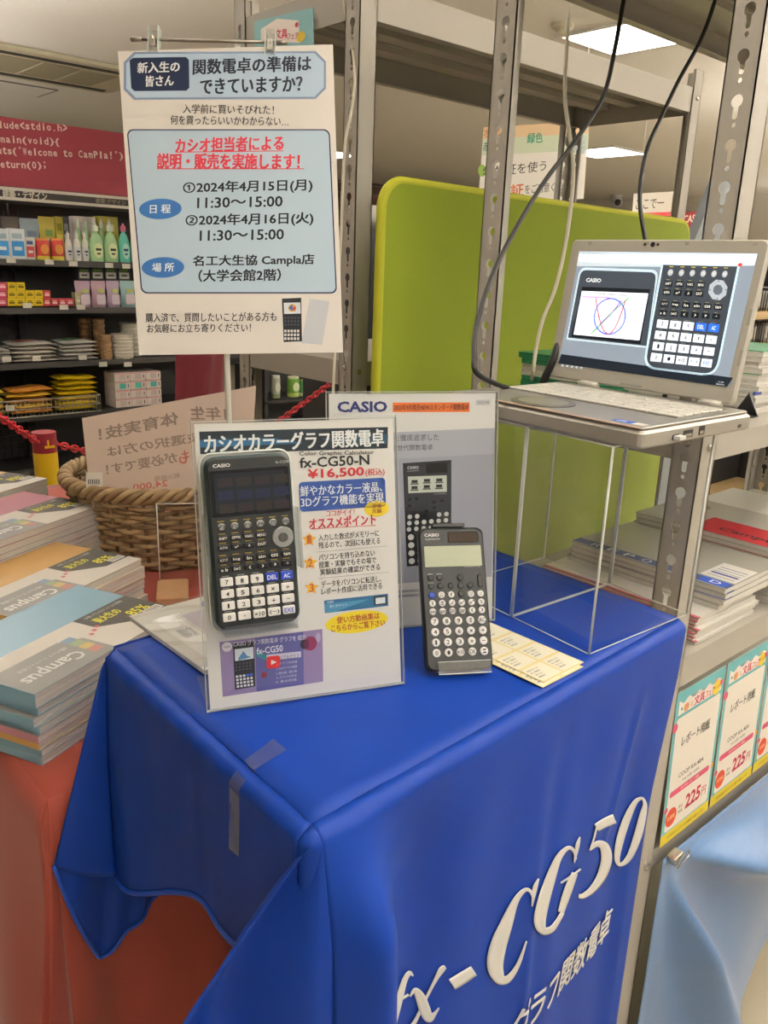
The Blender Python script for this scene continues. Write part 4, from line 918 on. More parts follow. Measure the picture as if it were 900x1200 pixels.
cable([Vector((.83, 1.14, 2.698)), Vector((.83, 1.14, 2.3))]+[dep(q, 1.52) for q in ((402, -60), (403, 0), (412, 50), (416, 90), (412, 130), (405, 165), (402, 210), (400, 270), (397, 330), (393, 400), (390, 470))]+[at_d(388, 520, 1.52)], .0028, CABW, 'thin ivory cable hanging beside the left rack post and the hanging poster')
cable([at_d(634, 455, 1.26), at_d(640, 440, 1.25), at_d(648, 422, 1.24), at_d(655, 404, 1.24), at_d(662, 400, 1.25), at_d(668, 440, 1.27)], .006, CABK, 'short black cable loop curling behind the laptop beside the green folders')
# ------------------------------------------------------------------ sticker sheets on the blue top
q0 = [on_z(*q, HT) for q in ((684, 779), (637, 803))]
for k, (dx, dy, zz, lb) in enumerate(((0, 0, .0035, 'topmost cream sticker sheet with printed labels, right of the small calculator'), (-.008, -.005, .0022, 'lower cream sticker sheet peeking out under the topmost one'))):
    n0, n1 = q0[1]+Vector((dx, dy, 0)), q0[0]+Vector((dx, dy, 0))
    x = (n1-n0); w = x.length; x = x.normalized(); y = Vector((0, 0, 1)).cross(x); far_ = on_z(575, 716, HT); h = .175
    fr = Matrix.Identity(4)
    for i in range(3): fr[i][0], fr[i][1], fr[i][2], fr[i][3] = x[i], y[i], (0, 0, 1)[i], n0[i]
    fr[2][3] = HT+zz
    P = Print(w, h, None); P.q = lambda x, y: (x, y); P.mb.prism([(0, 0), (w, 0), (w, h), (0, h)], -.0004, 0, paper('#ead9a0'))
    R_, C_ = 5, 2
    for j in range(R_):
        for i in range(C_):
            a, b = w*(i+.04)/C_, w*(i+.95)/C_; c, d = h*(j+.06)/R_, h*(j+.93)/R_
            P.pl(rrect(a, c, b, d, .002, 3), '#f1ead4', 1, True)
            for q in range(4): yy = d-(d-c)*(.2+.18*q); P.text(('登録方法はこちら', '使い方動画は', 'ご覧ください', '関数電卓')[q], a+(b-a)*.08, yy, a+(b-a)*(.62-.07*q), yy, -(d-c)*.1, '#3a3630', 0, 2)
    o = P.mb.build('sticker_sheet'); o.matrix_world = fr; tag(o, lb, 'sticker sheet', 'sticker sheets on the blue cloth')
# ------------------------------------------------------------------ clear bag of flyers at the back left of the blue top
p0, p1 = on_z(239, 796, HT), on_z(146, 728, HT); y = (p1-p0); L_ = y.length; y = y.normalized(); x = y.cross(Vector((0, 0, 1)))
fr = Matrix.Identity(4)
for i in range(3): fr[i][0], fr[i][1], fr[i][2], fr[i][3] = x[i], y[i], (0, 0, 1)[i], p0[i]
fr[2][3] = HT+.0015
t = thing('flyer_pack', 'clear bag of pale flyers lying at the back left of the blue table', 'flyer pack', frame=fr)
w = .15
P = Print(w, L_, None, z=.006); P.q = lambda x, y: (x, y); P.mb.box(.004, .004, 0, w-.004, L_-.004, .006, paper('#d6d3cc'), .0005)
P.pl(rrect(.02, .02, .05, L_-.05, .002), '#e9e8e4', 1, True); P.pl(rrect(.055, .07, .135, .15, .003), '#c3b9c4', 1, True); P.pl(ell(.11, .16, .02, .014), '#8f93b4', 2, True); P.pl(rrect(.06, .02, .135, .06, .002), '#b9c0b4', 1, True)
P.text('関数電卓のご案内', .028, .1, .046, .1, .03, '#8a8a90', 0)
P.mb.build('flyers', t, True)
m = MB(); m.grid(lambda i, j: Vector((w*i, L_*j, .0085+.0022*math.sin(i*9+j*5)+.0016*math.sin(j*23+i*6))), 24, 30, FILM); m.grid(lambda i, j: Vector((w*i, 0, .0085*j)), 4, 1, FILM); m.build('clear_bag', t, True)
# ------------------------------------------------------------------ report pads on the near rack
ORD = ['topmost', 'second from top', 'third from top', 'fourth from top', 'fifth from top', 'sixth from top', 'seventh from top', 'eighth from top', 'ninth from top', 'tenth from top', 'eleventh from top', 'twelfth from top']
def ordn(k, n): return 'lowest' if k == n-1 and n > 2 else ORD[k]
PAGE = mat('page edges', '#d9d4cb', .7, var=.10, scale=300); GREYC = mat('grey pad cover', '#9c9a94', .45, var=.03, coat=.2)
def pad_proto(kind, w, l, th):
    """pad lying flat: x across (w), y along (l), origin at the near left bottom corner"""
    t = thing('report_pad', 'pad', 'report pad', (0, 0, 0))
    m = MB()
    for k in range(2): m.box(.001, .0006, th*k/2+.0002, w-.001, l-.001, th*(k+1)/2-.0002-(.0008 if k else 0), PAGE if kind != 'folder' else mat('green folder side', '#1f7a52', .5, var=.1))
    m.build('pages', t, True)
    P = Print(w, l, None, z=th); P.q = lambda x, y: (l-y, 0)
    P.q = lambda x, y: (x, y); col = {'report': '#a3a096', 'red': '#e6e2db', 'blue': '#e4e1dc', 'campus': '#b3b0a8', 'green': '#2f8a62', 'folder': '#23805a', 'plain': '#e2ddd4'}[kind]
    P.mb.box(0, 0, th-.0009, w, l, th, mat('pad cover '+kind, col, .4, var=.02, coat=.25))
    T = Matrix.Translation((0, l, 0)) @ Matrix.Rotation(-math.pi/2, 4, 'Z')     # reading direction runs from the back to the front
    Q = Print(l, w, None, P.mb, th, T=T); Q.q = lambda x, y: (x, y)
    if kind == 'report':
        Q.pl(rrect(0, .004, l, .030, 0), '#3c4c7a', 1, True)
        for k, ch in enumerate('REPORT'): Q.text(ch, .035+.034*k, .017, .053+.034*k, .017, -.017, '#d8dae4', 0, 2)
        Q.pl(rrect(l-.05, .004, l-.006, .030, 0), '#3554b0', 2, True); Q.text('D', l-.034, .017, l-.016, .017, -.014, '#eef0f6', .01, 3)
        for k in range(5): Q.pl(rrect(l-.055, .045+.012*k, l-.008, .0475+.012*k if k != 1 else .052+.012*k, 0), '#3c4a8a' if k in (1, 4) else '#77797e', 2, True)
        Q.pl(rrect(l-.062, .036, l-.002, .12, 0), '#dddad4', 1, True)
    if kind == 'red': P.mb.box(-.0003, -.0003, th*.72, .006, l+.0003, th+.0003, mat('red binding', '#b4606a', .5)); Q.text('レポート用紙', .1, .1, .2, .1, -.02, '#99999c', 0, 2)
    if kind == 'blue': P.mb.box(-.0003, -.0004, th*.4, .022, .004, th+.0004, mat('blue binding', '#4a58a0', .5))
    if kind == 'campus': Q.pl(rrect(.115, .0, l, .10, 0), '#a8202c', 1, True); Q.text('Campus', l-.14, .035, l-.02, .035, -.032, '#1c1a1c', .02, 2); Q.pl(ell(.05, .15, .03, .02), '#8a877f', 1, True)
    P.mb.build('cover', t, True); return t
_first = {}
def pad(kind, w, l, th, x, y, z, rot, label, group):
    key = (kind, w, l, th)
    if key not in _first: o = _first[key] = pad_proto(kind, w, l, th)
    else: o = copy_tree(_first[key])
    o.location = (x, y, z); o.rotation_euler = (0, 0, rot); o['label'] = label; o['group'] = group; return o
def pad_stack(kinds, x, y, z, w, l, where, group, th=.0088):
    n = len(kinds)
    for k, kd in enumerate(kinds):
        pad(kd, w, l, th, x+random.uniform(-.004, .004), y+random.uniform(-.004, .005), z+k*(th+.0004), random.uniform(-.02, .02), '%s pad, %s of %s' % ({'report': 'grey covered', 'red': 'white red bound', 'blue': 'white blue bound', 'campus': 'red and grey covered', 'green': 'green covered', 'folder': 'dark green', 'plain': 'plain white'}[kd], ordn(n-1-k, n), where), group)
SX = R_LOW+.0006
SA = NX+.048
pad_stack(['red']*7, 1.165, .545, SX, .205, .297, 'the left pile behind the rack post', 'red bound pads on the rack', th=.0062)
pad_stack(['report']*4, 1.222, .536, SX+7*.0066+.0003, .205, .296, 'the pile behind the clear boxes', 'lettered report pads')
pad_stack(['blue']*8+['campus']*3, 1.436, .535, SX, .21, .297, 'the middle pile by the rack post', 'pads in the middle pile')
pad_stack(['plain']*7+['blue']*2, 1.67, .54, SX, .21, .297, 'the right pile on the low shelf', 'pads in the right pile')
SM = R_MID+.0006
pad_stack(['plain']*3+['blue', 'plain', 'plain']+['green']+['plain']*3, 1.33, .585, SM, .18, .257, 'the white pile beside the laptop', 'pads right of the laptop')
pad(*('green', .18, .257, .0088), 1.333, .585, SM+10*.0092, .01, 'green covered pad lying on top of the white pile beside the laptop', 'pads right of the laptop')
pad_stack(['folder', 'folder', 'folder', 'plain', 'plain', 'folder', 'folder'], 1.185, .825, SM, .18, .127, 'the pile behind the laptop', 'green pads behind the laptop', th=.0098)
m = MB(); a = on_z(868, 486, SM); m.add([(1.315, .57, SM), (1.315, .61, SM), (1.315, .59, SM+.036), (1.318, .57, SM), (1.318, .61, SM), (1.318, .59, SM+.036)], [[0, 1, 2][::-1], [3, 4, 5], [0, 3, 5, 2], [1, 2, 5, 4], [0, 1, 4, 3]], BLACKP); m.box(1.255, .57, SM, 1.3185, .61, SM+.0012, BLACKP)
o = m.build('bookend'); tag(o, 'black triangular bookend beside the white pad pile right of the laptop', 'bookend'); origin_to(o, (1.316, .6, SM))
# ------------------------------------------------------------------ price cards hanging under the low shelf
def price_card(X, label):
    YC = NY-.004; w, h = .158, .278; fr = frame((X, YC, .564), (1, 0, 0), (0, .035, 1))
    P = Print(w, h, [(463, 158), (757, 4), (672, 732), (340, 978)]); P.sheet('#efe8da', .0008)
    R = lambda *q: P.pl([(w*a, h*b) for a, b in q], *cc)
    def rr(a, b, c, d, col, l=1, r=0): P.pl(rrect(w*a, h*b, w*c, h*d, r), col, l, True)
    rr(0, 0, 1, .035+.04, '#d9c23a'); rr(.0, .075, 1, 1, '#6aa9ae'); rr(.05, .085, .95, .83, '#ece4d8', 2, .006)
    P.pl([(w*x, h*(.845+.02*math.sin(x*18)+.05)) if 0 else (w*x, h*(.93+.012*math.sin(x*31))) for x in [.06+.0176*k for k in range(51)]]+[(w*.94, h*.85), (w*.06, h*.85)], '#f3eadf', 2, True)
    for x, y, r, c in ((.03, .78, .05, '#c8506c'), (.93, .9, .035, '#c8506c'), (.8, .935, .022, '#d88aa0'), (.12, .885, .018, '#3f7f94'), (.04, .24, .035, '#c8506c'), (.97, .33, .03, '#e2a23c')): P.pl(ell(w*x, h*y, w*r, w*r), c, 3, True)
    P.pl(ell(w*.84, h*.885, w*.085, w*.085), '#e8cf4a', 3, True)
    P.q = lambda x, y: (w*x, h*y)
    P.text('春', .16, .88, .27, .88, -.05, '#d8863a', .016, 4); P.text('と', .30, .88, .35, .88, -.03, '#b8405c', .01, 4); P.text('文具', .37, .885, .58, .885, -.06, '#c03a58', .018, 4); P.text('フェア', .60, .88, .79, .88, -.042, '#c03a58', .014, 4); P.text('新学期', .79, .885, .89, .885, -.02, '#a8702c', 0, 4)
    P.text('SPRING FAIR', .3, .93, .6, .93, -.012, '#c87a88', 0, 4)
    P.text('レポート用紙', .2, .66, .78, .66, -.07, '#2c2a28', .01, 4); P.text('COOP RA-40A', .22, .43, .74, .43, -.03, '#33302e', .006, 4); P.text('A4 A罫 40枚', .31, .385, .66, .385, -.02, '#55504c', 0, 4)
    rr(.08, .31, .9, .35, '#c04868', 3, .005); P.text('おすすめレポート用紙', .3, .33, .68, .33, -.02, '#f0d8d8', 0, 4)
    P.text('225', .44, .20, .76, .20, -.1, '#a82440', .03, 4); P.text('円', .79, .185, .88, .185, -.06, '#a82440', .01, 4); P.pl(ell(w*.16, h*.17, w*.11, w*.11), '#c8482c', 3, True); P.text('お買得', .09, .17, .23, .17, -.028, '#f2dca0', .006, 4); P.text('税込', .30, .20, .39, .20, -.025, '#55403c', .0, 4); P.text('価格', .30, .165, .39, .165, -.025, '#55403c', .0, 4)
    P.text('大学生協はたよりになる価格でお届けします', .12, .038, .88, .038, -.022, '#6a5a20', 0, 4)
    o = P.mb.build('price_card'); o.matrix_world = fr; tag(o, label, 'price card', 'price cards under the low shelf')
price_card(NX+.052, 'teal bordered price card next to the rack post, showing 225 yen')
price_card(NX+.218, 'second teal bordered price card from the rack post, cut by the picture edge')
price_card(NX+.384, 'third teal bordered price card from the rack post')
# ------------------------------------------------------------------ light blue cloth under the low shelf
LB = mat('light blue satin', '#5f80ad', .36, var=.08, scale=20, bump=.12, bscale=90, spec=.5, sheen=.4)
def lbc(i, j):
    X = NX+.046+1.12*i; z = .552-.05*math.sin(min(1, i*7)*math.pi)*0; d = .535*j
    x = max(1.12*i-.015, 0); th = math.atan2(d, x+.004); r = math.hypot(d, x); g = sst(.02, .28, r)
    f = .010+.085*g*math.exp(-((th-.40)/.15)**2)*(1-sst(.5, 1.0, r)) + .075*g*math.exp(-((th-1.14)/.12)**2) - .012*g*math.exp(-((th-.75)/.15)**2)
    f += .03*sst(.08, .45, d)*(.5+.5*math.sin(x*9-1.2)) + .0015*sst(.05, .3, r)*math.sin(th*13+5*r)
    return Vector((X, NY-.006-f, z-d+.006*math.sin(i*12)*j))
m = MB(); m.grid(lbc, 160, 50, LB, flip=True); o = m.build('shelf_skirt_cloth'); tag(o, 'light blue satin cloth hanging below the price cards to the floor', 'cloth'); origin_to(o, (NX+.5, NY, .3))
so = o.modifiers.new('thickness', 'SOLIDIFY'); so.thickness = .0006; so.offset = -1
t = thing('binder_clip', 'small silver clip holding the light blue cloth beside the rack post', 'clip', (NX+.062, NY-.022, .545))
m = MB(); m.prism([(0, -.012), (.024, -.004), (.024, .002), (0, .010)], -.008, .008, CHROME, .001, Matrix.Rotation(math.pi/2, 4, 'X') @ Matrix.Rotation(.5, 4, 'Z')); m.build('body', t, True)
MB().tube([(.004, -.010, -.010), (.03, -.014, .004), (.034, -.012, .012), (.008, -.008, .002)], .0012, CHROME, 6).build('handle', t, True)
# ------------------------------------------------------------------ notebook stacks on the red cloth
NC = {'blue': '#7ba3ba', 'orange': '#cfa05a', 'pink': '#bd8292', 'cream': '#d8b676'}
def pack_proto(col, th, W=.30, Dp=.212):
    t = thing('notebook_pack', 'pack', 'notebook pack', (0, 0, 0)); cm = mat('notebook cover '+col, NC[col], .28, var=.03, coat=.5)
    m = MB(); n = 3
    for k in range(n): m.box(.001, .001, th*k/n+.0003, W-.001, Dp-.001, th*(k+1)/n-.0003, PAGE)
    m.build('pages', t, True)
    m = MB(); m.box(0, 0, th-.0006, W, Dp, th, cm); m.box(-.0006, 0, 0, 0, Dp, th, cm); m.box(0, 0, -.0001, W, Dp, .0003, cm)
    P = Print(W, Dp, None, m, th); P.q = lambda x, y: (x, y)
    P.pl(rrect(0, 0, W, .115, 0), '#d3ccc3', 1, True); P.pl([(.0, 0), (.15, 0), (.15, .062), (.12, .082), (0, .082)], '#8f8d8a', 2, True)
    P.pl([(.185, .115), (.185, .072), (.24, .03), (W, .03), (W, .115)], '#4c4a46', 2, True); P.text('東大生の', .2, .085, .25, .085, -.02, '#d6cc4a', .02, 3); P.text('85%', .245, .062, .285, .058, -.022, '#e2d640', .02, 3); P.text('が使っているドット入り罫線', .2, .105, .28, .105, -.008, '#d0cdc6', 0, 3); P.pl(rrect(.262, .034, .296, .05, 0), '#ece8e0', 3, True)
    for k in range(9): P.pl(rrect(.265+.0032*k, .036, .2664+.0032*k, .048, 0), '#333333', 4, True)
    for k, c in enumerate(('#b9847c', '#c9b27c', '#9aa584', '#8296ac')): P.pl(rrect(.124, .016+.0165*k, .143, .0315+.0165*k, .003, 3), c, 3, True)
    for k in range(3): P.pl(ell(.165+.012*k, .06+.006*k, .004, .004, 12), '#b8606a', 3, True)
    P.q = lambda x, y: (W-x, y)
    P2 = Print(W, Dp, None, m, th, T=Matrix.Translation((.115, .07, 0)) @ Matrix.Rotation(math.pi, 4, 'Z')); P2.q = lambda x, y: (x, y); P2.text('Campus', 0, .035, .10, .035, -.032, '#e2e0dc', .02, 4); P2.text('5冊パック ドット入り罫線', 0, .01, .085, .01, -.008, '#e2e0dc', 0, 4)
    m.build('cover', t, True); return t
_pk = {}
def pack_stack(corner, ang, cols, where, group, shift=.006):
    z = RT+.0008; n = len(cols); e = Vector((math.cos(ang), math.sin(ang), 0)); nn = Vector((-e.y, e.x, 0))
    for k, (c, th) in enumerate(cols):
        if (c, th) not in _pk: o = _pk[(c, th)] = pack_proto(c, th)
        else: o = copy_tree(_pk[(c, th)])
        j = e*random.uniform(-shift, shift) + nn*random.uniform(-.3*shift, shift) if k else Vector((0, 0, 0))
        o.location = Vector((corner.x, corner.y, z)) + j; o.rotation_euler = (0, 0, ang+random.uniform(-.012, .012))
        o['label'] = '%s notebook pack, %s of the %s' % (c, ordn(n-1-k, n), where); o['group'] = group; z += th+.0004
    return z
n1 = on_z(50, 898, RT); t1 = RT+.106
e1 = on_z(208, 697, t1)-on_z(37, 789, t1); a1 = math.atan2(e1.y, e1.x)
pack_stack(n1, a1, [('blue', .0125), ('blue', .0105), ('orange', .0105), ('pink', .0105), ('blue', .0105), ('blue', .0125), ('blue', .0125), ('blue', .021)], 'front stack with blue top', 'notebook packs in the front stack')
W_ = .30; e_ = Vector((math.cos(a1), math.sin(a1), 0))
def stack_at(px, ztop, cols, where, group, da=0):
    r = on_z(*px, ztop); a = a1+da; e = Vector((math.cos(a), math.sin(a), 0)); c = r-e*W_; z = pack_stack(Vector((c.x, c.y, 0)), a, cols, where, group, .004); return c, z
O, B_, K, Q_ = ('orange', .0125), ('blue', .0105), ('pink', .0125), ('cream', .0125)
s2 = stack_at((170, 659), RT+.0885, [B_, K, O, B_, K, ('orange', .021), O], 'stack with orange top', 'notebook packs in the orange topped stack', .02)
s3 = stack_at((118, 590), RT+.14, [O, B_, K, O, B_, O, K, K, B_, K, K], 'stack with pink top', 'notebook packs in the pink topped stack', .03)
s4 = stack_at((57, 563), RT+.14, [B_, Q_, K, Q_, B_, Q_, K, Q_, B_, ('cream', .021), Q_], 'stack with cream top', 'notebook packs in the cream topped stack', .04)
# ------------------------------------------------------------------ wicker basket
WICK = mat('wicker', '#a58a62', .6, var=.35, scale=30); WICK2 = mat('wicker dark', '#866a48', .6, var=.3, scale=30)
bc = Vector((.842, 1.66, RT+.001)); BH = .168
t = thing('wicker_basket', 'round brown wicker basket with braided rim behind the notebook stacks', 'basket', bc)
m = MB(); NS = 36
for i in range(15):
    z = .006+i*.0105; r = .185+.026*z/BH
    for ph in (0,):
        pts = []
        for k in range(NS*4): a = 2*math.pi*k/(NS*4); pts.append(((r+.0055*math.cos(a*NS/2+math.pi*(i % 2)))*math.cos(a), (r+.0055*math.cos(a*NS/2+math.pi*(i % 2)))*math.sin(a), z+.0012*math.sin(a*9+i)))
        m.tube(pts, .0048, WICK if i % 3 else WICK2, 6, closed=True)
m.build('woven_wall', t, True)
m = MB()
for k in range(NS): a = 2*math.pi*k/NS; m.tube([(.185*math.cos(a), .185*math.sin(a), .002), (.212*math.cos(a), .212*math.sin(a), BH)], .0038, WICK2, 6)
m.build('stakes', t, True)
m = MB()
for s in range(4):
    pts = []
    for k in range(260): a = 2*math.pi*k/260; q = a*16+s*math.pi/2; rr = .214+.010*math.cos(q); pts.append((rr*math.cos(a), rr*math.sin(a), BH+.011*math.sin(q)))
    m.tube(pts, .0068, WICK if s % 2 else WICK2, 6, closed=True)
m.build('braided_rim', t, True)
MB().prism(ell(0, 0, .18, .18, 36), 0, .006, WICK2).build('bottom', t, True)
# mirror-written paper standing in the basket
sq = [at_d(96, 490, 1.72), at_d(300, 452, 1.72), at_d(292, 585, 1.68), at_d(108, 600, 1.68)]
xd = (sq[1]-sq[0])+(sq[2]-sq[3]); ud = (sq[0]-sq[3])+(sq[1]-sq[2]); cen = sum(sq, Vector())/4; fs = frame(cen, xd, ud)
inn = [on_frame(fs, q, 0) for q in ((96, 490), (300, 452), (292, 585), (108, 600))]
P = Print(1, 1, None); P.q = lambda x, y: (lambda p: (p.x, p.y))(on_frame(fs, (.3*x, 380+.3*y), 0))
P.mb.prism([(p.x, p.y) for p in (inn[3], inn[2], inn[1], inn[0])], -.0004, 0, mat('thin pinkish paper', '#cbb5a6', .7, var=.02))
g = '#8d7b70'
P.text('体育実技！', 385, 408, 697, 388, 50, g, .02, 3, True); P.text('1年生', 745, 368, 880, 328, 52, g, .014, 3, True); P.text('技選択の方は', 418, 488, 790, 448, 40, g, .014, 3, True); P.text('が必要です！', 415, 557, 692, 530, 42, g, .014, 3, True); P.text('も', 700, 522, 738, 516, 50, '#c4685c', .014, 3, True); P.text('税込組価', 605, 606, 702, 588, 20, g, 0, 3, True); P.text('24,000', 520, 640, 655, 622, 30, '#c4685c', .008, 3, True)
o = P.mb.build('paper_notice'); o.matrix_world = fs; tag(o, 'pinkish paper notice seen from behind, standing in the wicker basket', 'notice')
c_ = at_d(101, 571, 1.66); fr = frame(c_, RR, (0, .3, 1))
P = Print(.034, .03, None); P.q = lambda x, y: (x, y); P.sheet('#e8e2d8'); 
for k in range(6): P.pl(rrect(.004+.0042*k, .006, .0062+.0042*k, .016, 0), '#555555', 1, True)
o = P.mb.build('price_tag'); o.matrix_world = fr; tag(o, 'tiny white barcode tag on the near rim of the basket', 'price tag')
# clear brochure holder and cardboard piece
b0 = on_z(188, 690, RT+.001)
t = thing('brochure_holder', 'clear upright acrylic holder standing on the red cloth in front of the basket', 'brochure holder', b0)
fx = Vector((.85, -.52, 0)).normalized()
h_ = on_y(190, 590, b0.y).z-RT
m = MB(); q = [b0, b0+fx*.16]; 
m.add([q[0], q[1], q[1]+Vector((0, 0, h_)), q[0]+Vector((0, 0, h_))], [[0, 1, 2, 3]], ACR); m.build('front_panel', t)
bk = Vector((.52, .85, 0)).normalized()*.02
m = MB(); m.add([q[0]+bk, q[1]+bk, q[1]+bk+Vector((0, 0, h_*1.03)), q[0]+bk+Vector((0, 0, h_*1.03))], [[0, 1, 2, 3]], ACR); m.build('back_panel', t)
for p_ in (q[0], q[1]): MB().tube([p_, p_+Vector((0, 0, h_))], .0012, ACRE, 6).build('edge', t)
MB().tube([q[0]+Vector((0, 0, h_)), q[1]+Vector((0, 0, h_))], .0012, ACRE, 6).build('edge', t)
m = MB(); m.add([q[0], q[1], q[1]+bk, q[0]+bk], [[0, 1, 2, 3]], ACR); m.build('bottom_panel', t)
a = on_z(205, 688, RT+.02); m = MB(); m.prism(rrect(-.03, -.05, .03, .05, .004), 0, .018, mat('kraft cardboard', '#b58a62', .8, var=.08), .002, Matrix.Translation((a.x-.005, a.y, RT+.001)) @ Matrix.Rotation(-.5, 4, 'Z')); o = m.build('cardboard_box'); tag(o, 'small tan cardboard box lying behind the blue topped notebook stack', 'box'); origin_to(o, (a.x, a.y, RT+.001))
# ------------------------------------------------------------------ chain barrier
CHR = mat('red plastic', '#b8202c', .35, var=.05); MAR = mat('maroon plastic', '#8a1c2c', .45); YEL = mat('yellow plastic', '#e0b818', .45)
pc_ = on_y(51, 506, 2.55)
t = thing('barrier_post', 'barrier post with dark red and yellow top behind the notebook stacks', 'barrier post', (pc_.x, pc_.y, 0))
R_ = .036; m = MB(); m.lathe([(R_, pc_.z-.062), (R_, pc_.z-.03), (R_, pc_.z), (R_*.8, pc_.z)], (0, 0, 0), MAR, 24); m.box(-.012, -R_-.001, pc_.z-.045, .018, -R_+.004, pc_.z-.038, YEL); m.box(-.004, -R_-.001, pc_.z-.038, .001, -R_+.004, pc_.z-.02, YEL); m.build('cap', t, True)
m = MB(); m.lathe([(R_, .02), (R_, pc_.z-.0625)], (0, 0, 0), YEL, 24); m.build('pole', t, True); MB().lathe([(.14, 0), (.14, .012), (.04, .03)], (0, 0, 0), BLACKP, 28).build('base', t, True)
def chain(a, b, sag, n, label):
    m = MB(); P0, P1 = Vector(a), Vector(b)
    for k in range(n):
        u = (k+.5)/n; p = P0.lerp(P1, u)-Vector((0, 0, sag*4*u*(1-u))); d = (P1-P0).normalized(); L = (P1-P0).length/n*.75
        s = d.cross(Vector((0, 0, 1))).normalized() if k % 2 else Vector((0, 0, 1)); s = (s-d*s.dot(d)).normalized()
        m.tube([p+d*L*math.cos(q)+s*.010*math.sin(q) for q in [i*math.pi/6 for i in range(12)]], .0034, CHR, 6, closed=True)
    o = m.build('barrier_chain'); tag(o, label, 'chain', 'red barrier chains'); origin_to(o, (P0+P1)/2)
chain(on_y(-40, 462, 2.45), on_y(44, 518, 2.51), 0, 20, 'red plastic chain left of the barrier post')
chain(on_y(60, 519, 2.58), on_y(150, 541, 2.7), .0, 16, 'red plastic chain running right from the barrier post behind the basket')
chain(on_y(318, 500, 2.5), on_y(392, 446, 2.5), .0, 18, 'red plastic chain slanting up below the hanging poster, right of its pole')
# ------------------------------------------------------------------ shop shelving on the left, far behind
YG = 5.6; GB = mat('black shelving', '#1d1b1b', .55, var=.1); GW = mat('off white strip', '#cfc9be', .5); WIRE = mat('wire', '#2a2828', .4, .5); WIREL = mat('pale wire', '#b8b4a8', .35, .6)
X0, X1 = 1.1, 3.55
zz = lambda y, x=75: on_y(x, y, YG).z
t = thing('shelving_unit', 'tall black shop shelving unit with red header board at the far left', 'shelving unit', (X0, YG, 0))
REDB = mat('red header board', '#8e2a39', .6, var=.03)
ztop, zband, zstrip = zz(146), zz(224), zz(239)
m = MB(); m.box(X0, YG+.02, zband, X1, YG+.06, ztop, REDB)
P = Print(X1-X0, ztop-zband, None, m, 0, T=Matrix.Translation((X0, YG+.0198, zband)) @ Matrix.Rotation(math.pi/2, 4, 'X')); P.q = lambda x, y: (lambda p: (p.x-X0, p.z-zband))(on_y(x*.18337, 40+y*.18337, YG+.0198))
for s, x0_, x1_, y_, dy in (('#include<stdio.h>', -150, 432, 583, 30), ('main(void){', 0, 382, 676, 18), ('puts("Welcome to CamPla!");', -52, 822, 758, 40), ('return(0);', -34, 302, 832, 10)):
    n = len(s); cw = (x1_-x0_)/n
    for i, ch in enumerate(s):
        if ch == ' ': continue
        up = .62 if ch in 'acemnorsuvwz' else (.2 if ch in '.' else (.9 if ch in '(){}"#<>;!' else .85))
        yb = y_+26+dy*(i/n-.5)*1.0; hh = 54*up
        if ch == '"': yc, hh = yb-44, 14
        elif ch == '.': yc, hh = yb-3, 8
        elif ch in '(){}': yc, hh = yb-18, 54
        else: yc = yb-hh/2
        wch = cw*(.78 if ch not in 'il.!;:"' else .34); xc = x0_+cw*(i+.5); P.text(ch, xc-wch/2, yc, xc+wch/2, yc, hh, '#e0cdc4', .02)
m.build('header_board', t)
m = MB(); m.box(X0, YG-.01, zstrip, X1, YG+.03, zband, mat('brown black fascia', '#2b2220', .5)); m.box(X0, YG-.014, zband-.022, X1, YG-.008, zband-.004, GW); m.box(X0, YG-.014, zstrip-.002, X1, YG-.008, zstrip+.016, GW)
P = Print(1, 1, None, m, 0, T=Matrix.Translation((0, YG-.0105, 0)) @ Matrix.Rotation(math.pi/2, 4, 'X')); P.q = lambda x, y: (lambda p: (p.x, p.z))(on_y(x, y, YG-.0105))
P.text('建築・デザイン', 3, 226, 55, 230.5, 9.5, '#cfc8bc', .02); P.text('建築 デザイン', 112, 234.5, 147, 238, 6, '#8f867a', .008); m.build('fascia', t)
MB().box(X0, YG+.42, 0, X1, YG+.46, zstrip, GB).build('back_panel', t)
for x in (X0, 1.98, X1-.03): MB().box(x, YG+.38, 0, x+.03, YG+.42, zstrip, GB).build('upright', t)
SHELF = [zz(306), zz(361), zz(424), zz(484), zz(545)]
shd = {}
for k, z in enumerate(SHELF):
    m = MB(); m.box(X0, YG, z-.018, X1, YG+.40, z, GB); m.box(X0, YG-.006, z-.035, X1, YG, z+.004, mat('shelf edge strip', '#3a3836', .45)); m.build('shelf', t)
mm = MB()
for k in range(40): x = X0+.1+k*.045; mm.tube([(x, YG+.30, SHELF[4]), (x, YG+.30, zstrip-.05)], .0025, WIRE, 4) if x < 2.02 else None
for k in range(34):
    z = SHELF[4]+.03+k*.05
    if z < zstrip-.05: mm.tube([(X0+.1, YG+.30, z), (2.02, YG+.30, z)], .0025, WIRE, 4)
mm.build('wire_mesh_panel', t)
tags_ = ((13, 305), (58, 307), (86, 309), (128, 311), (148, 312), (32, 358), (75, 360), (95, 360), (8, 421), (43, 420), (97, 419), (121, 427), (150, 427), (12, 478))
for x, y in tags_:
    p = on_y(x, y, YG-.012); MB().box(p.x-.028, YG-.012, p.z-.016, p.x+.028, YG-.0065, p.z+.016, GW).build('price_rail_tag', t)
def span(x0, x1, yt, yb, Y): a, b = on_y(x0, (yt+yb)/2, Y), on_y(x1, (yt+yb)/2, Y); c, d = on_y((x0+x1)/2, yt, Y), on_y((x0+x1)/2, yb, Y); return (a.x+b.x)/2, b.x-a.x, d.z, c.z-d.z
def cm(c, r=.4): return mat('pack '+c, c, r, var=.05, scale=60, coat=.2)
def sh(zb): return min(SHELF, key=lambda s: abs(s-zb))
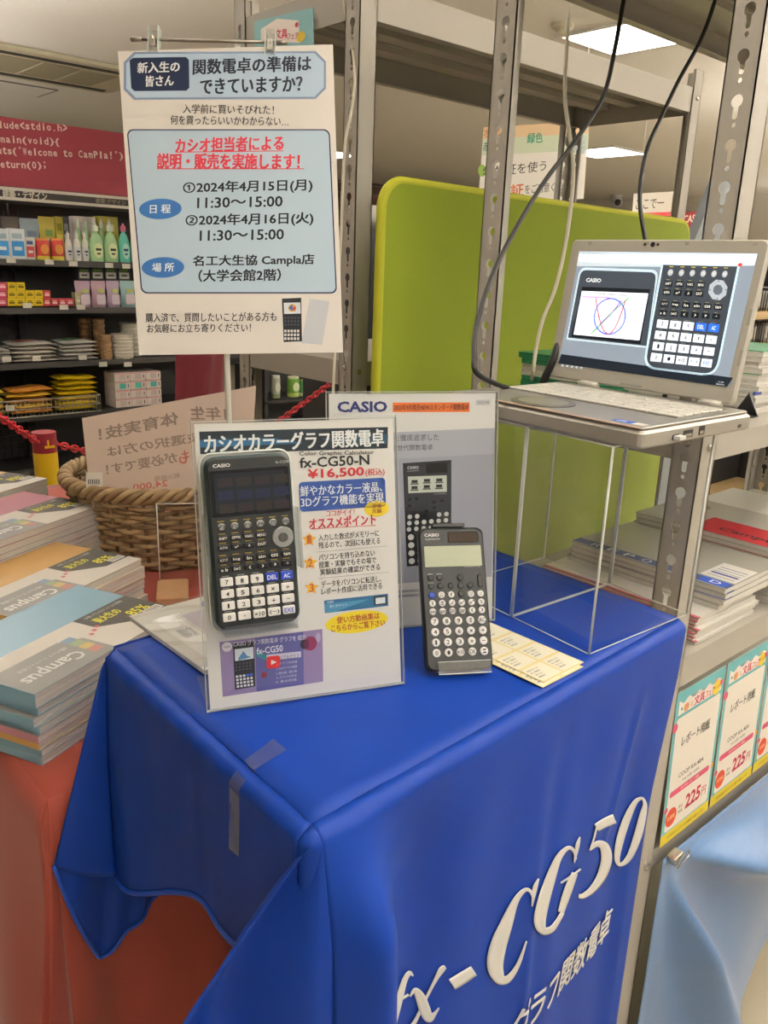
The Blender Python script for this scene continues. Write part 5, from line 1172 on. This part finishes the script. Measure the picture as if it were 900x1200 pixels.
def put(kind, name, label, cat, x0, x1, yt, yb, dy, cols, group=None, base=None):
    Y = YG+dy; x, w, z, h = span(x0, x1, yt, yb, Y); z1 = z+h; z = (sh(z) if base is None else base)+.0006; h = max(z1-z, .02)
    t = thing(name, label, cat, (x, Y, z), group); c = [cm(q) for q in cols]; d = min(w*.6, .09)
    if kind == 'bottle':
        r = w/2*.96; m = MB(); m.lathe([(r*.9, 0), (r, h*.06), (r*.98, h*.4), (r*.82, h*.58), (r*.6, h*.7), (r*.32, h*.76), (r*.3, h*.8)], (0, 0, 0), c[0], 20, 1, .7); m.build('body', t, True)
        m = MB(); m.lathe([(r*.42, h*.8), (r*.42, h*.93), (r*.2, h*.95), (r*.16, h)], (0, 0, 0), c[1], 16, 1, .8); m.build('cap', t, True)
        m = MB(); m.prism(ell(0, h*.3, r*.62, h*.2, 20), 0, .002, c[2], 0, Matrix.Translation((0, -r*.7, 0)) @ Matrix.Rotation(math.pi/2, 4, 'X')); P = Print(1, 1, None, m, .0022, T=Matrix.Translation((0, -r*.7, 0)) @ Matrix.Rotation(math.pi/2, 4, 'X')); P.q = lambda a, b: (a, b)
        P.pl(rrect(-r*.4, h*.30, r*.4, h*.36, 0), cols[3] if len(cols) > 3 else '#333333', 2, True); P.pl(rrect(-r*.25, h*.2, r*.25, h*.24, 0), cols[3] if len(cols) > 3 else '#333333', 2, True); m.build('front_label', t, True)
    elif kind == 'box':
        m = MB(); m.box(-w/2+.001, -d/2, 0, w/2-.001, d/2, h, c[0], .002); m.build('carton', t, True)
        m = MB(); T = Matrix.Translation((0, -d/2-.0005, 0)) @ Matrix.Rotation(math.pi/2, 4, 'X'); P = Print(1, 1, None, m, 0, T=T); P.pl(rrect(-w*.4, h*.12, w*.4, h*.6, .002), cols[1], 1, True); P.pl(rrect(-w*.35, h*.68, w*.3, h*.84, 0), cols[2] if len(cols) > 2 else cols[1], 1, True); P.pl(rrect(-w*.25, h*.3, w*.25, h*.42, 0), cols[0], 2, True); m.build('printed_label', t, True)
    elif kind == 'pouch':
        m = MB()
        for s in (1, -1): m.grid(lambda i, j: Vector(((i-.5)*w*.96*(1+.05*math.sin(j*9)), -s*(.022+.02*math.sin(j*5))*math.sin(math.pi*i)*(1-j*.85), h*j)), 8, 8, c[0], flip=s < 0)
        m.build('film', t, True)
        m = MB(); T = Matrix.Translation((0, -.040, 0)) @ Matrix.Rotation(math.pi/2, 4, 'X') @ Matrix.Rotation(.0, 4, 'X'); m.prism(rrect(-w*.3, h*.12, w*.3, h*.5, w*.1), 0, .003, c[1], 0, T); m.prism(rrect(-w*.22, h*.56, w*.22, h*.7, .004), -.004, .0, c[2 % len(c)], 0, T); m.build('front_label', t, True)
    elif kind == 'can':
        m = MB(); r = w*.48; m.lathe([(r, 0), (r, h*.2), (r, h*.86), (r*.92, h*.9), (r*.92, h)], (0, 0, 0), c[0], 20, 1, .8, mats=[c[1], c[0], c[0], c[2 % len(c)]]); m.build('body', t, True)
        m = MB(); m.prism(ell(0, h*.5, r*.6, h*.22, 18), 0, .002, c[2 % len(c)], 0, Matrix.Translation((0, -r*.82, 0)) @ Matrix.Rotation(math.pi/2, 4, 'X')); m.build('front_label', t, True)
    elif kind == 'flat':
        m = MB(); n = 5; d = .24
        for k in range(n):
            ox, oy, sk = random.uniform(-.008, .008), random.uniform(-.01, .01), random.uniform(-.01, .01)
            for sg in (1, -1):
                m.grid(lambda i, j: Vector(((i-.5)*w*(.97-.05*k/n)+ox, (j-.5)*d+oy, max(.0008, h*.9*(k+.5)/n+sg*h*.46/n*(math.sin(math.pi*i)*math.sin(math.pi*j))**.35+sk*(i-.5)*k/n+.006*math.sin(i*6+k)*math.sin(j*5)*k/n))), 14, 10, c[0], flip=sg < 0)
        m.build('bags', t, True)
        m = MB(); m.grid(lambda i, j: Vector(((i-.62)*w*.5, (j-.5)*d*.3, h*.9+.004+.004*math.sin(i*3))), 5, 2, c[1]); m.build('printed_band', t, True)
    elif kind == 'cups':
        r = w*.46; m = MB(); n = 7; pr = []
        for k in range(n): pr += [(r*.86, h*k/n), (r*.98, h*(k+.8)/n), (r, h*(k+.85)/n), (r*.88, h*(k+.98)/n)]
        m.lathe(pr+[(r*.8, h)], (0, 0, 0), c[0], 24); m.build('stack', t, True)
    return t
G1 = 'packs on the top shelf'
for i, (a, b) in enumerate(((-8, 10), (10, 28))): put('box', 'wipes_pack', ('blue and white pack at the left end of the top shelf', 'blue and white pack second from the left on the top shelf')[i], 'pack', a, b, 268, 303, .06, ['#dfe6ec', '#3a86c4', '#9fb4c4'], G1)
put('box', 'carton', 'small white and red carton right of the blue packs on the top shelf', 'carton', 29, 40, 278, 304, .06, ['#d8d4cc', '#b8434a', '#3c4c7a'])
for i, (a, b) in enumerate(((42, 58), (59, 75))): put('can', 'refill_can', ('left red labelled can on the top shelf', 'right red labelled can next to the white bottles')[i], 'can', a, b, 279, 305, .06, ['#b4322a', '#d6c33a', '#d08a3a'], G1)
for i, (a, b) in enumerate(((75, 85), (85, 95), (95, 104))): put('bottle', 'white_bottle', ('leftmost slim white bottle on the top shelf', 'middle slim white bottle on the top shelf', 'rightmost slim white bottle on the top shelf')[i], 'bottle', a, b, 271, 306, .06, ['#e2dfd8', '#e6e4de', '#cfd2d6', '#2c3050'], G1)
for i, (a, b) in enumerate(((104, 121), (121, 138))): put('bottle', 'detergent_bottle', ('left pale green detergent bottle on the top shelf', 'right pale green detergent bottle beside the teal one')[i], 'bottle', a, b, 262, 308, .06, ['#a6cc98', '#d6e2d2', '#dfe6b4', '#2f3a2a'], G1)
for i, (a, b) in enumerate(((138, 152), (152, 168))): put('bottle', 'detergent_bottle', ('teal detergent bottle with pink cap on the top shelf', 'teal detergent bottle with pink cap hidden by the poster edge')[i], 'bottle', a, b, 262, 309, .06, ['#5cc0ae', '#d8688e', '#a8d8cc', '#2a4a6a'], G1)
for i, (a, b, yt, c, lb) in enumerate(((3, 23, 254, ['#4a3a30', '#6a5444', '#8a745c'], 'brown pouch at the back left of the top shelf'), (24, 47, 256, ['#9fb0b8', '#c8d2d6', '#6a7a8a'], 'silver blue pouch at the back of the top shelf'), (46, 65, 254, ['#c8b838', '#d8d4c0', '#6a8a3a'], 'yellow green pouch at the back of the top shelf'))):
    put('pouch', 'refill_pouch', lb, 'pouch', a, b, yt, 302, .2, c, G1)
for a, b, c, lb in ((65, 74, ['#b8a830', '#d8cc60', '#8a8a2a'], 'tall yellow carton behind the red cans'), (74, 81, ['#3a3a3c', '#d0d0cc', '#888888'], 'tall grey carton behind the slim white bottles'), (85, 110, ['#d8d0cc', '#c86a74', '#e4e0dc'], 'wide pale carton at the back behind the green bottles'), (113, 136, ['#b4a83a', '#8a9a3a', '#d8d090'], 'wide olive yellow carton at the back right of the top shelf')): put('box', 'carton', lb, 'carton', a, b, 254, 303, .24, c, G1)
for i in range(5): put('bottle', 'detergent_bottle', '%s pale green bottle of the back row on the top shelf' % ('first', 'second', 'third', 'fourth', 'fifth')[i], 'bottle', 88+i*9, 97+i*9, 257, 304, .16, ['#a6cc98', '#e0e6da', '#cfe0b4', '#6a7a5a'], 'green bottles in the back row')
# second shelf
G2 = 'small boxes on the second shelf'
zb2 = SHELF[1]
def small(a, b, yt, yb, c, lb, name='small_box'):
    Y = YG+.06; x, w, z, h = span(a, b, yt, yb, Y); d = .06
    t = thing(name, lb, 'box', (x, Y, z), G2); m = MB(); m.box(-w/2+.001, -d/2, .0006, w/2-.001, d/2, h-.0006, cm(c[0]), .0015); m.build('carton', t, True)
    m = MB(); P = Print(1, 1, None, m, 0, T=Matrix.Translation((0, -d/2-.0004, 0)) @ Matrix.Rotation(math.pi/2, 4, 'X')); P.pl(rrect(-w*.32, h*.3, w*.32, h*.55, 0), c[1], 1, True); P.pl(rrect(-w*.25, h*.62, w*.25, h*.72, 0), c[1], 1, True); m.build('printed_label', t, True)
H9 = 9.3; b0y = 358.5
colname = ('first', 'second', 'third', 'fourth'); rown = ('bottom', 'middle', 'top')
for ci, (x, n) in enumerate(((7, 3), (17.4, 3), (28, 2), (38.4, 2))):
    for k in range(n): small(x, x+10.2, b0y-H9*(k+1), b0y-H9*k, ['#e0c020', '#6a5a10'], '%s yellow box in the %s column of the second shelf' % (rown[k], colname[ci]))
for k in range(3): small(-4, 6.4, b0y-H9*(k+1), b0y-H9*k, ['#c0405a', '#e8c0c8'], '%s pink box left of the yellow boxes' % rown[k])
for k in range(2): small(48.8, 57.5, b0y-H9*(k+1), b0y-H9*k, ['#b83a42', '#e4c4c0'], '%s red box right of the yellow boxes' % ('lower', 'upper')[k])
for k in range(3): small(58+9*k, 66.6+9*k, b0y-9, b0y, ['#b83a42', '#e4c4c0'], '%s flat red box in the row right of the yellow boxes' % ('left', 'middle', 'right')[k])
small(86, 96, b0y-16, b0y+.5, ['#b0aa80', '#d8d4b8'], 'olive beige box at the right end of the red boxes')
for i, (a, b, c) in enumerate(((88, 106, '#b89ab0'), (107, 124, '#c09cac'), (125, 140, '#b8a0b8'), (141, 158, '#9cc0c4'))):
    put('pouch', 'refill_pouch', ('leftmost lilac refill pouch on the second shelf', 'second lilac refill pouch from the left', 'third lilac refill pouch from the left', 'pale teal refill pouch beside the poster edge')[i], 'pouch', a, b, 329, 364, .05, [c, '#d8c8d4', '#b8c070'], 'refill pouches')
for i in range(4): put('box', 'hanging_pack', '%s dark pack with green foot above the lilac pouches' % ('first', 'second', 'third', 'fourth')[i], 'pack', 90+i*15.5, 104+i*15.5, 313, 328, .12, ['#34363a', '#b8b4aa', '#6a9a3a'], 'dark packs above the pouches', base=zz(328))
# third shelf
put('flat', 'plastic_bag_pack', 'flat stack of plastic bags with red band on the third shelf', 'bag pack', 6, 62, 397, 421, .14, ['#cfc9be', '#c46a5a'], 'bag packs on the third shelf'); put('flat', 'plastic_bag_pack', 'flat stack of plastic bags with green band on the third shelf', 'bag pack', 64, 108, 395, 421, .14, ['#d3d0c8', '#5a9a5a'], 'bag packs on the third shelf')
put('flat', 'plastic_bag_pack', 'small flat bag stack at the left edge of the third shelf', 'bag pack', -14, 5, 405, 421, .14, ['#d3d0c8', '#c8c4bc'], 'bag packs on the third shelf')
put('cups', 'cup_pack', 'tall pack of brown paper cups on the third shelf', 'cup pack', 92, 108, 372, 422, .31, ['#8f6d4a'], 'cup packs'); put('cups', 'cup_pack', 'tall pack of brown paper cups nearer the white cups', 'cup pack', 109, 124, 373, 424, .20, ['#94714e'], 'cup packs')
put('cups', 'cup_pack', 'short brown cup pack in front of the tall brown ones', 'cup pack', 117, 132, 392, 425, .03, ['#9a7a58'], 'cup packs'); put('cups', 'bowl_stack', 'stack of white paper bowls on the third shelf', 'bowl stack', 129, 157, 391, 426, .06, ['#d8d2c6']); put('cups', 'bowl_stack', 'taller stack of white bowls behind the first, beside the poster edge', 'bowl stack', 140, 168, 378, 425, .2, ['#cfc9bc'])
# wire basket with yellow packs, tissue packs
a, b = on_y(-30, 478, YG-.05), on_y(118, 472, YG-.05); zb = SHELF[3]+.001
t = thing('wire_basket', 'pale wire shelf basket holding yellow packs at the far left', 'wire basket', (a.x, YG-.05, zb)); w = b.x-a.x; m = MB()
for z, r in ((.0, .004), (.05, .003), (.11, .0045)): m.tube([(0, 0, z+.003), (w, 0, z+.003), (w+.03*z/.11, .3, z+.003), (0, .3, z+.003)], r, WIREL, 6, closed=True)
for k in range(30): m.tube([(w*k/29, 0, .003), (w*k/29, 0, .113)], .0018, WIREL, 5)
for k in range(12): m.tube([(w, .3*k/11, .003), (w, .3*k/11, .113)], .0018, WIREL, 5)
for k in range(12): m.tube([(w*k/11, 0, .003), (w*k/11, .3, .003)], .0018, WIREL, 5)
m.build('wire_frame', t, True)
def soft_pack(x0, x1, yt, yb, dy, cols, lb, n=4):
    x, w, z, h = span(x0, x1, yt, yb, YG+dy); t = thing('sponge_pack', lb, 'sponge pack', (x, YG+dy, zb+.006), 'yellow packs in the wire basket'); hh = max(.04, z+h-zb-.006)
    for k in range(n):
        m = MB(); T = Matrix.Translation((random.uniform(-.01, .01), random.uniform(-.01, .01), 0)); a_ = random.uniform(-.05, .05)
        for sg in (1, -1):
            m.grid(lambda i, j: Vector(((i-.5)*(w-.012), (j-.5)*.2, max(.001, hh*(k+.5)/n+sg*hh*.5/n*(math.sin(math.pi*i)*math.sin(math.pi*j))**.3+a_*(i-.5)*.2*k/n+.004*math.sin(i*9+k*2)*k/n))), 14, 8, cm(cols[k % len(cols)]), flip=sg < 0, T=T)
        m.build('sponge', t, True)
soft_pack(61, 108, 439, 474, .1, ['#d8bc22', '#c8aa18'], 'taller yellow sponge pack at the right of the wire basket', 7); soft_pack(4, 58, 452, 474, .1, ['#d08a3a', '#c8a83a'], 'orange and yellow sponge pack in the middle of the wire basket', 5); soft_pack(-28, 1, 455, 474, .1, ['#b8a82a', '#d0b83a'], 'yellow sponge pack at the left of the wire basket', 4)
x, w, z, h = span(134, 188, 446, 486, YG+.02); zc = SHELF[3]+.0006
for i in range(3):
    for k in range(4):
        px, pw = x-w/2+w*(i+.5)/3, w/3; ph = h/4
        t = thing('tissue_pack', '%s pink and white tissue pack of the %s column under the third shelf' % (('lowest', 'second lowest', 'third lowest', 'uppermost')[k], ('left', 'middle', 'right')[i]), 'tissue pack', (px, YG+.06, zc+ph*k), 'tissue packs')
        MB().box(-pw/2+.001, -.06, 0, pw/2-.001, .12, ph-.0006, cm('#ddd0c8'), .004).build('wrapper', t, True)
        m = MB(); P = Print(1, 1, None, m, 0, T=Matrix.Translation((0, -.0605, 0)) @ Matrix.Rotation(math.pi/2, 4, 'X')); P.pl(rrect(-pw*.2, ph*.2, pw*.2, ph*.8, .003), '#4aa89a' if k == 2 else '#c8b8b4', 1, True); P.pl(rrect(pw*.32, ph*.3, pw*.38, ph*.7, 0), '#4a3a3a', 1, True); P.pl(rrect(-pw*.47, ph*.86, pw*.47, ph*.96, 0), '#d8909c', 1, True); m.build('printed_label', t, True)
# goods seen below the hanging poster
G5 = 'goods on the shelf seen below the poster'
for i, (a, b, yt, c, lb, kd) in enumerate(((318, 328, 440, ['#b8bcae', '#8a9a6a', '#d8d8c8'], 'pale grey jar left on the shelf below the poster', 'can'), (337, 350, 441, ['#6a9a3a', '#b8c86a', '#d8e0b8'], 'green jar on the shelf below the poster', 'can'), (351, 359, 445, ['#4a8a5a', '#c8d0b8', '#8aa86a'], 'small dark green jar next to the green one below the poster', 'can'), (362, 372, 452, ['#c8a83a', '#7a8a3a', '#d8cc9a'], 'olive yellow jar below the poster', 'can'), (376, 388, 446, ['#d8b830', '#6a5a3a', '#e0d8a0'], 'yellow carton near the left rack post below the poster', 'box'), (389, 402, 448, ['#3a3836', '#c8c4b8', '#888888'], 'dark carton at the left rack post below the poster', 'box'))):
    put(kd, 'jar' if kd == 'can' else 'carton', lb, 'jar' if kd == 'can' else 'carton', a, b, yt, 472, .08, c, G5, base=zz(467, 340))
t2 = thing('shelf_unit', 'dark low shelf unit seen between the rack posts below the poster', 'shelving unit', (3.75, YG, 0)); 
for k, y in enumerate((468, 500, 540)): z = zz(y, 340); MB().box(3.72, YG-.02, z-.02, 5.6, YG+.4, z, GB).build('shelf', t2)
MB().box(3.72, YG+.4, 0, 5.6, YG+.43, zz(430, 340), GB).build('back_panel', t2)
for X in (3.72, 5.57): MB().box(X, YG-.02, 0, X+.03, YG+.4, zz(430, 340), GB).build('side_panel', t2)
# maroon cloth hanging at the shelf end
c0, c1 = on_y(200, 440, 4.9), on_y(262, 440, 4.9); zt_, zb_ = on_y(230, 395, 4.9).z, on_y(230, 560, 4.9).z
m = MB(); MARC = mat('maroon cloth', '#6e1c28', .8, var=.06, scale=20, sheen=.3); ww = c1.x-c0.x
m.grid(lambda i, j: Vector((c0.x+ww*(i+(.10-.12*j)*(1-i)*(1 if j < .5 else .6)), 4.9-.10*math.sin(math.pi*i)-.012*math.sin(i*14+j*5), zt_+(zb_-zt_)*j)), 30, 20, MARC, flip=True)
m.grid(lambda i, j: Vector((c0.x+ww*i, 4.9-.10*math.sin(math.pi*i)*(1-j)+.02*j, zt_+.0)), 30, 6, MARC)
o = m.build('hanging_cloth'); tag(o, 'maroon cloth hanging at the end of the far left shelving behind the poster', 'cloth'); origin_to(o, (c0.x+ww/2, 4.9, zb_))
# ------------------------------------------------------------------ things behind and above, in the middle and right
def flat_sign(name, label, cat, q, Y, fn, th=.003, base='#e6e0d6', X=None):
    hang = X is None
    p = [(on_x(*a, X) if X else on_y(*a, Y)) for a in q]; xd = (p[1]-p[0])+(p[2]-p[3]); xd.z = 0; fr = frame(p[3], xd, (0, 0, 1)); inn = [on_frame(fr, a, 0) for a in q]
    P = Print(1, 1, None); P.q = lambda x, y: (lambda p_: (p_.x, p_.y))(on_frame(fr, (x, y), 0)); P.mb.prism([(a.x, a.y) for a in (inn[3], inn[2], inn[1], inn[0])], -th, 0, paper(base)); fn(P)
    o = P.mb.build(name); o.matrix_world = fr; tag(o, label, cat)
    if hang:
        for k in (0, 1):
            a = inn[k]; u = .06 if k == 0 else -.06
            MB().tube([(a.x+u, a.y-.01, -th/2), (a.x+u, Z_CEIL-fr[2][3]-.001, -th/2)], .0012, WIREL, 5).build('hanging_string', o, True)
    return o
def f1(P):
    P.pl([(567, 149), (690, 142), (690, 156), (566, 163)], '#d8b890'); P.pl([(566, 163), (690, 156), (689, 176), (565, 182)], '#c8d0b4')
    P.text('オレンジ色', 567, 156, 604, 154, 11, '#c8743a', .01); P.text('緑色', 618, 162, 636, 161, 12, '#3a8a6a', .02); P.text('赤色', 566, 172, 580, 171, 11, '#3a6a5a', .01)
    P.text('学生証を使う', 566, 202, 640, 194, 13, '#33302e', .008); P.text('学生証', 566, 228, 613, 222, 15, '#c8643a', .02); P.text('をご用意ください', 615, 222, 672, 217, 11, '#44403c', .004)
    P.ell(565, 200, 5, 7, '#8aa84a'); P.pl([(672, 160), (686, 159), (685, 180), (671, 181)], '#b8c8c8', 2); P.line(673, 168, 685, 167, .003, '#7a9aa0', 3); P.line(673, 174, 685, 173, .003, '#7a9aa0', 3)
flat_sign('hanging_notice', 'wide white hanging notice with orange and green heading behind the middle rack post', 'notice', [(567, 149), (690, 142), (684, 233), (560, 242)], 3.0, f1)
flat_sign('hanging_notice', 'small white and red notice board behind the thin black cable', 'notice', [(743, 227), (796, 224), (793, 262), (740, 262)], 3.6, lambda P: (P.text('ここで一', 745, 240, 778, 238, 11, '#3a3632', .01), P.pl([(741, 250), (794, 248), (793, 262), (740, 262)], '#b8303c')))
flat_sign('shop_sign', 'dark red sign board with white capitals at right, above the green screen', 'sign', [(796, 249), (832, 246), (830, 268), (794, 268)], 4.4, lambda P: P.text('CASIO', 801, 257, 822, 255, 9, '#e8dcd8', .02), base='#8a2028')
flat_sign('fair_card', 'teal card with pink lettering hung on the side of the middle rack top', 'card', [(298, 25), (366, 9), (367, 54), (298, 54)], 0, lambda P: (P.pl([(301, 27), (363, 13), (364, 52), (301, 52)], '#8fbcc0'), P.pl([(306, 34), (325, 22), (350, 24), (352, 50), (306, 50)], '#efe2da', 2), P.text('文具', 323, 40, 337, 39, 11, '#c03a58', .02, 4), P.text('フェア', 337, 43, 350, 42, 7, '#b0485c', .01, 4), P.ell(353, 43, 5, 6, '#e4c84a', 4), P.ell(348, 29, 2, 3, '#b8404a', 4)), X=1.07, base='#8fbcc0', th=.002)
# ceiling security camera
cp = on_y(722, 236, 8.2); t = thing('security_camera', 'small white security camera hanging from the ceiling above the laptop', 'security camera', (cp.x, cp.y, Z_CEIL)); WP = mat('white plastic', '#dcdad4', .35)
MB().lathe([(.09, 0), (.09, -.03), (.03, -.04), (.03, cp.z-Z_CEIL+.06)], (0, 0, -.0005), WP, 16).build('mount', t, True)
m = MB(); m.tube([(-.16, -.14, cp.z-Z_CEIL-.03), (.09, .10, cp.z-Z_CEIL+.05)], .075, WP, 16); m.build('housing', t, True); MB().tube([(-.172, -.152, cp.z-Z_CEIL-.034), (-.162, -.142, cp.z-Z_CEIL-.031)], .05, BLACKP, 16).build('lens', t, True)
# grey board and dark display cabinet
g0 = [on_y(*q, 1.32) for q in ((848, 195), (857, 196), (853, 286), (812, 286))]
m = MB(); v = [(p.x, p.y, p.z) for p in g0]; lo = [(g0[2].x, 1.32, .02), (g0[3].x-.0, 1.32, .02)]
outl = [g0[0], g0[1], g0[2], Vector(lo[0]), Vector(lo[1]), g0[3]]; m.add([tuple(p) for p in outl]+[(p[0], p[1]+.03, p[2]) for p in outl], [[0, 1, 2, 3, 4, 5][::-1], [6, 7, 8, 9, 10, 11]]+[[k, (k+1) % 6, 6+(k+1) % 6, 6+k] for k in range(6)], mat('blue grey board', '#767b80', .5)); m.box(lo[1][0]-.05, 1.2, 0, lo[0][0]+.05, 1.46, .02, BLACKP)
o = m.build('display_board'); tag(o, 'slanted grey display board behind the near rack post, right of the green screen', 'display board'); origin_to(o, (g0[3].x, 1.33, 0))
k0, k1 = on_y(424, 300, 2.7), on_y(470, 300, 2.7); zt_ = on_y(440, 266, 2.7).z
t = thing('cabinet', 'black cabinet behind the left edge of the green screen', 'cabinet', (k0.x, 2.7, 0)); m = MB(); m.box(k0.x, 2.7, 0, k1.x+.6, 3.1, zt_, GB, .01); m.build('body', t); m = MB(); m.box(k0.x+.02, 2.69, .1, k1.x+.58, 2.699, zt_-.05, mat('cabinet door', '#141414', .3)); d = m.build('door', t); MB().tube([(k0.x+.06, 2.68, .9), (k0.x+.06, 2.68, 1.05)], .006, CHROME, 8).build('handle', t)
r0 = on_y(438, 250, 2.8); m = MB(); m.tube([(k0.x+.08, 2.86, zt_+.05), (k0.x+.5, 2.86, zt_+.05)], .048, mat('white roll', '#cfcac0', .4), 18); o = m.build('paper_roll'); tag(o, 'white paper roll lying on the black cabinet', 'paper roll'); origin_to(o, (k0.x+.3, 2.86, zt_+.05))
# dark goods shelf behind the right part of the rack
Yr = 1.62; xa_, xb_ = on_y(866, 330, Yr).x, on_y(960, 330, Yr).x
t = thing('goods_shelf', 'dark shelf with beige boards seen right of the laptop screen', 'shelving unit', (xa_, Yr, 0)); BEI = mat('beige board', '#a3895e', .6, var=.08)
zs = [on_y(885, y, Yr).z for y in (366, 405, 600)]
for z in zs: MB().box(xa_, Yr, z-.03, xb_+.4, Yr+.4, z, BEI).build('shelf', t)
MB().box(xa_, Yr+.4, 0, xb_+.4, Yr+.43, on_y(885, 290, Yr).z, GB).build('back_panel', t)
for X in (xa_, xb_+.37): MB().box(X, Yr+.001, 0, X+.03, Yr+.399, on_y(885, 290, Yr).z, GB).build('side_panel', t)
for j, z in enumerate(zs[:2]):
    for k in range(4):
        x = xa_+.14+.19*k; t3 = thing('clear_goods_pack', '%s clear pack on the %s board right of the laptop screen' % (('first', 'second', 'third', 'fourth')[k], ('upper', 'lower')[j]), 'pack', (x, Yr+.12, z+.0005), 'clear packs right of the laptop')
        m = MB(); m.prism(rrect(-.06, -.05, .06, .05, .012), 0, .085, cm('#a8a8a4', .15), .012); m.build('pack', t3, True); m = MB(); m.box(-.04, -.0515, .02, .04, -.0505, .07, cm('#d8d4cc')); m.build('label_card', t3, True)
        m = MB()
        for q in range(7): m.tube([(-.075+.025*q, -.075, 0), (-.075+.025*q, -.075, .10)], .0022, WIRE, 5)
        m.tube([(-.09, -.075, .1), (.09, -.075, .1)], .003, WIRE, 5); w_ = m.build('wire_front', t3, True)
bpy.data.objects.remove(_to); bpy.data.curves.remove(_cu)
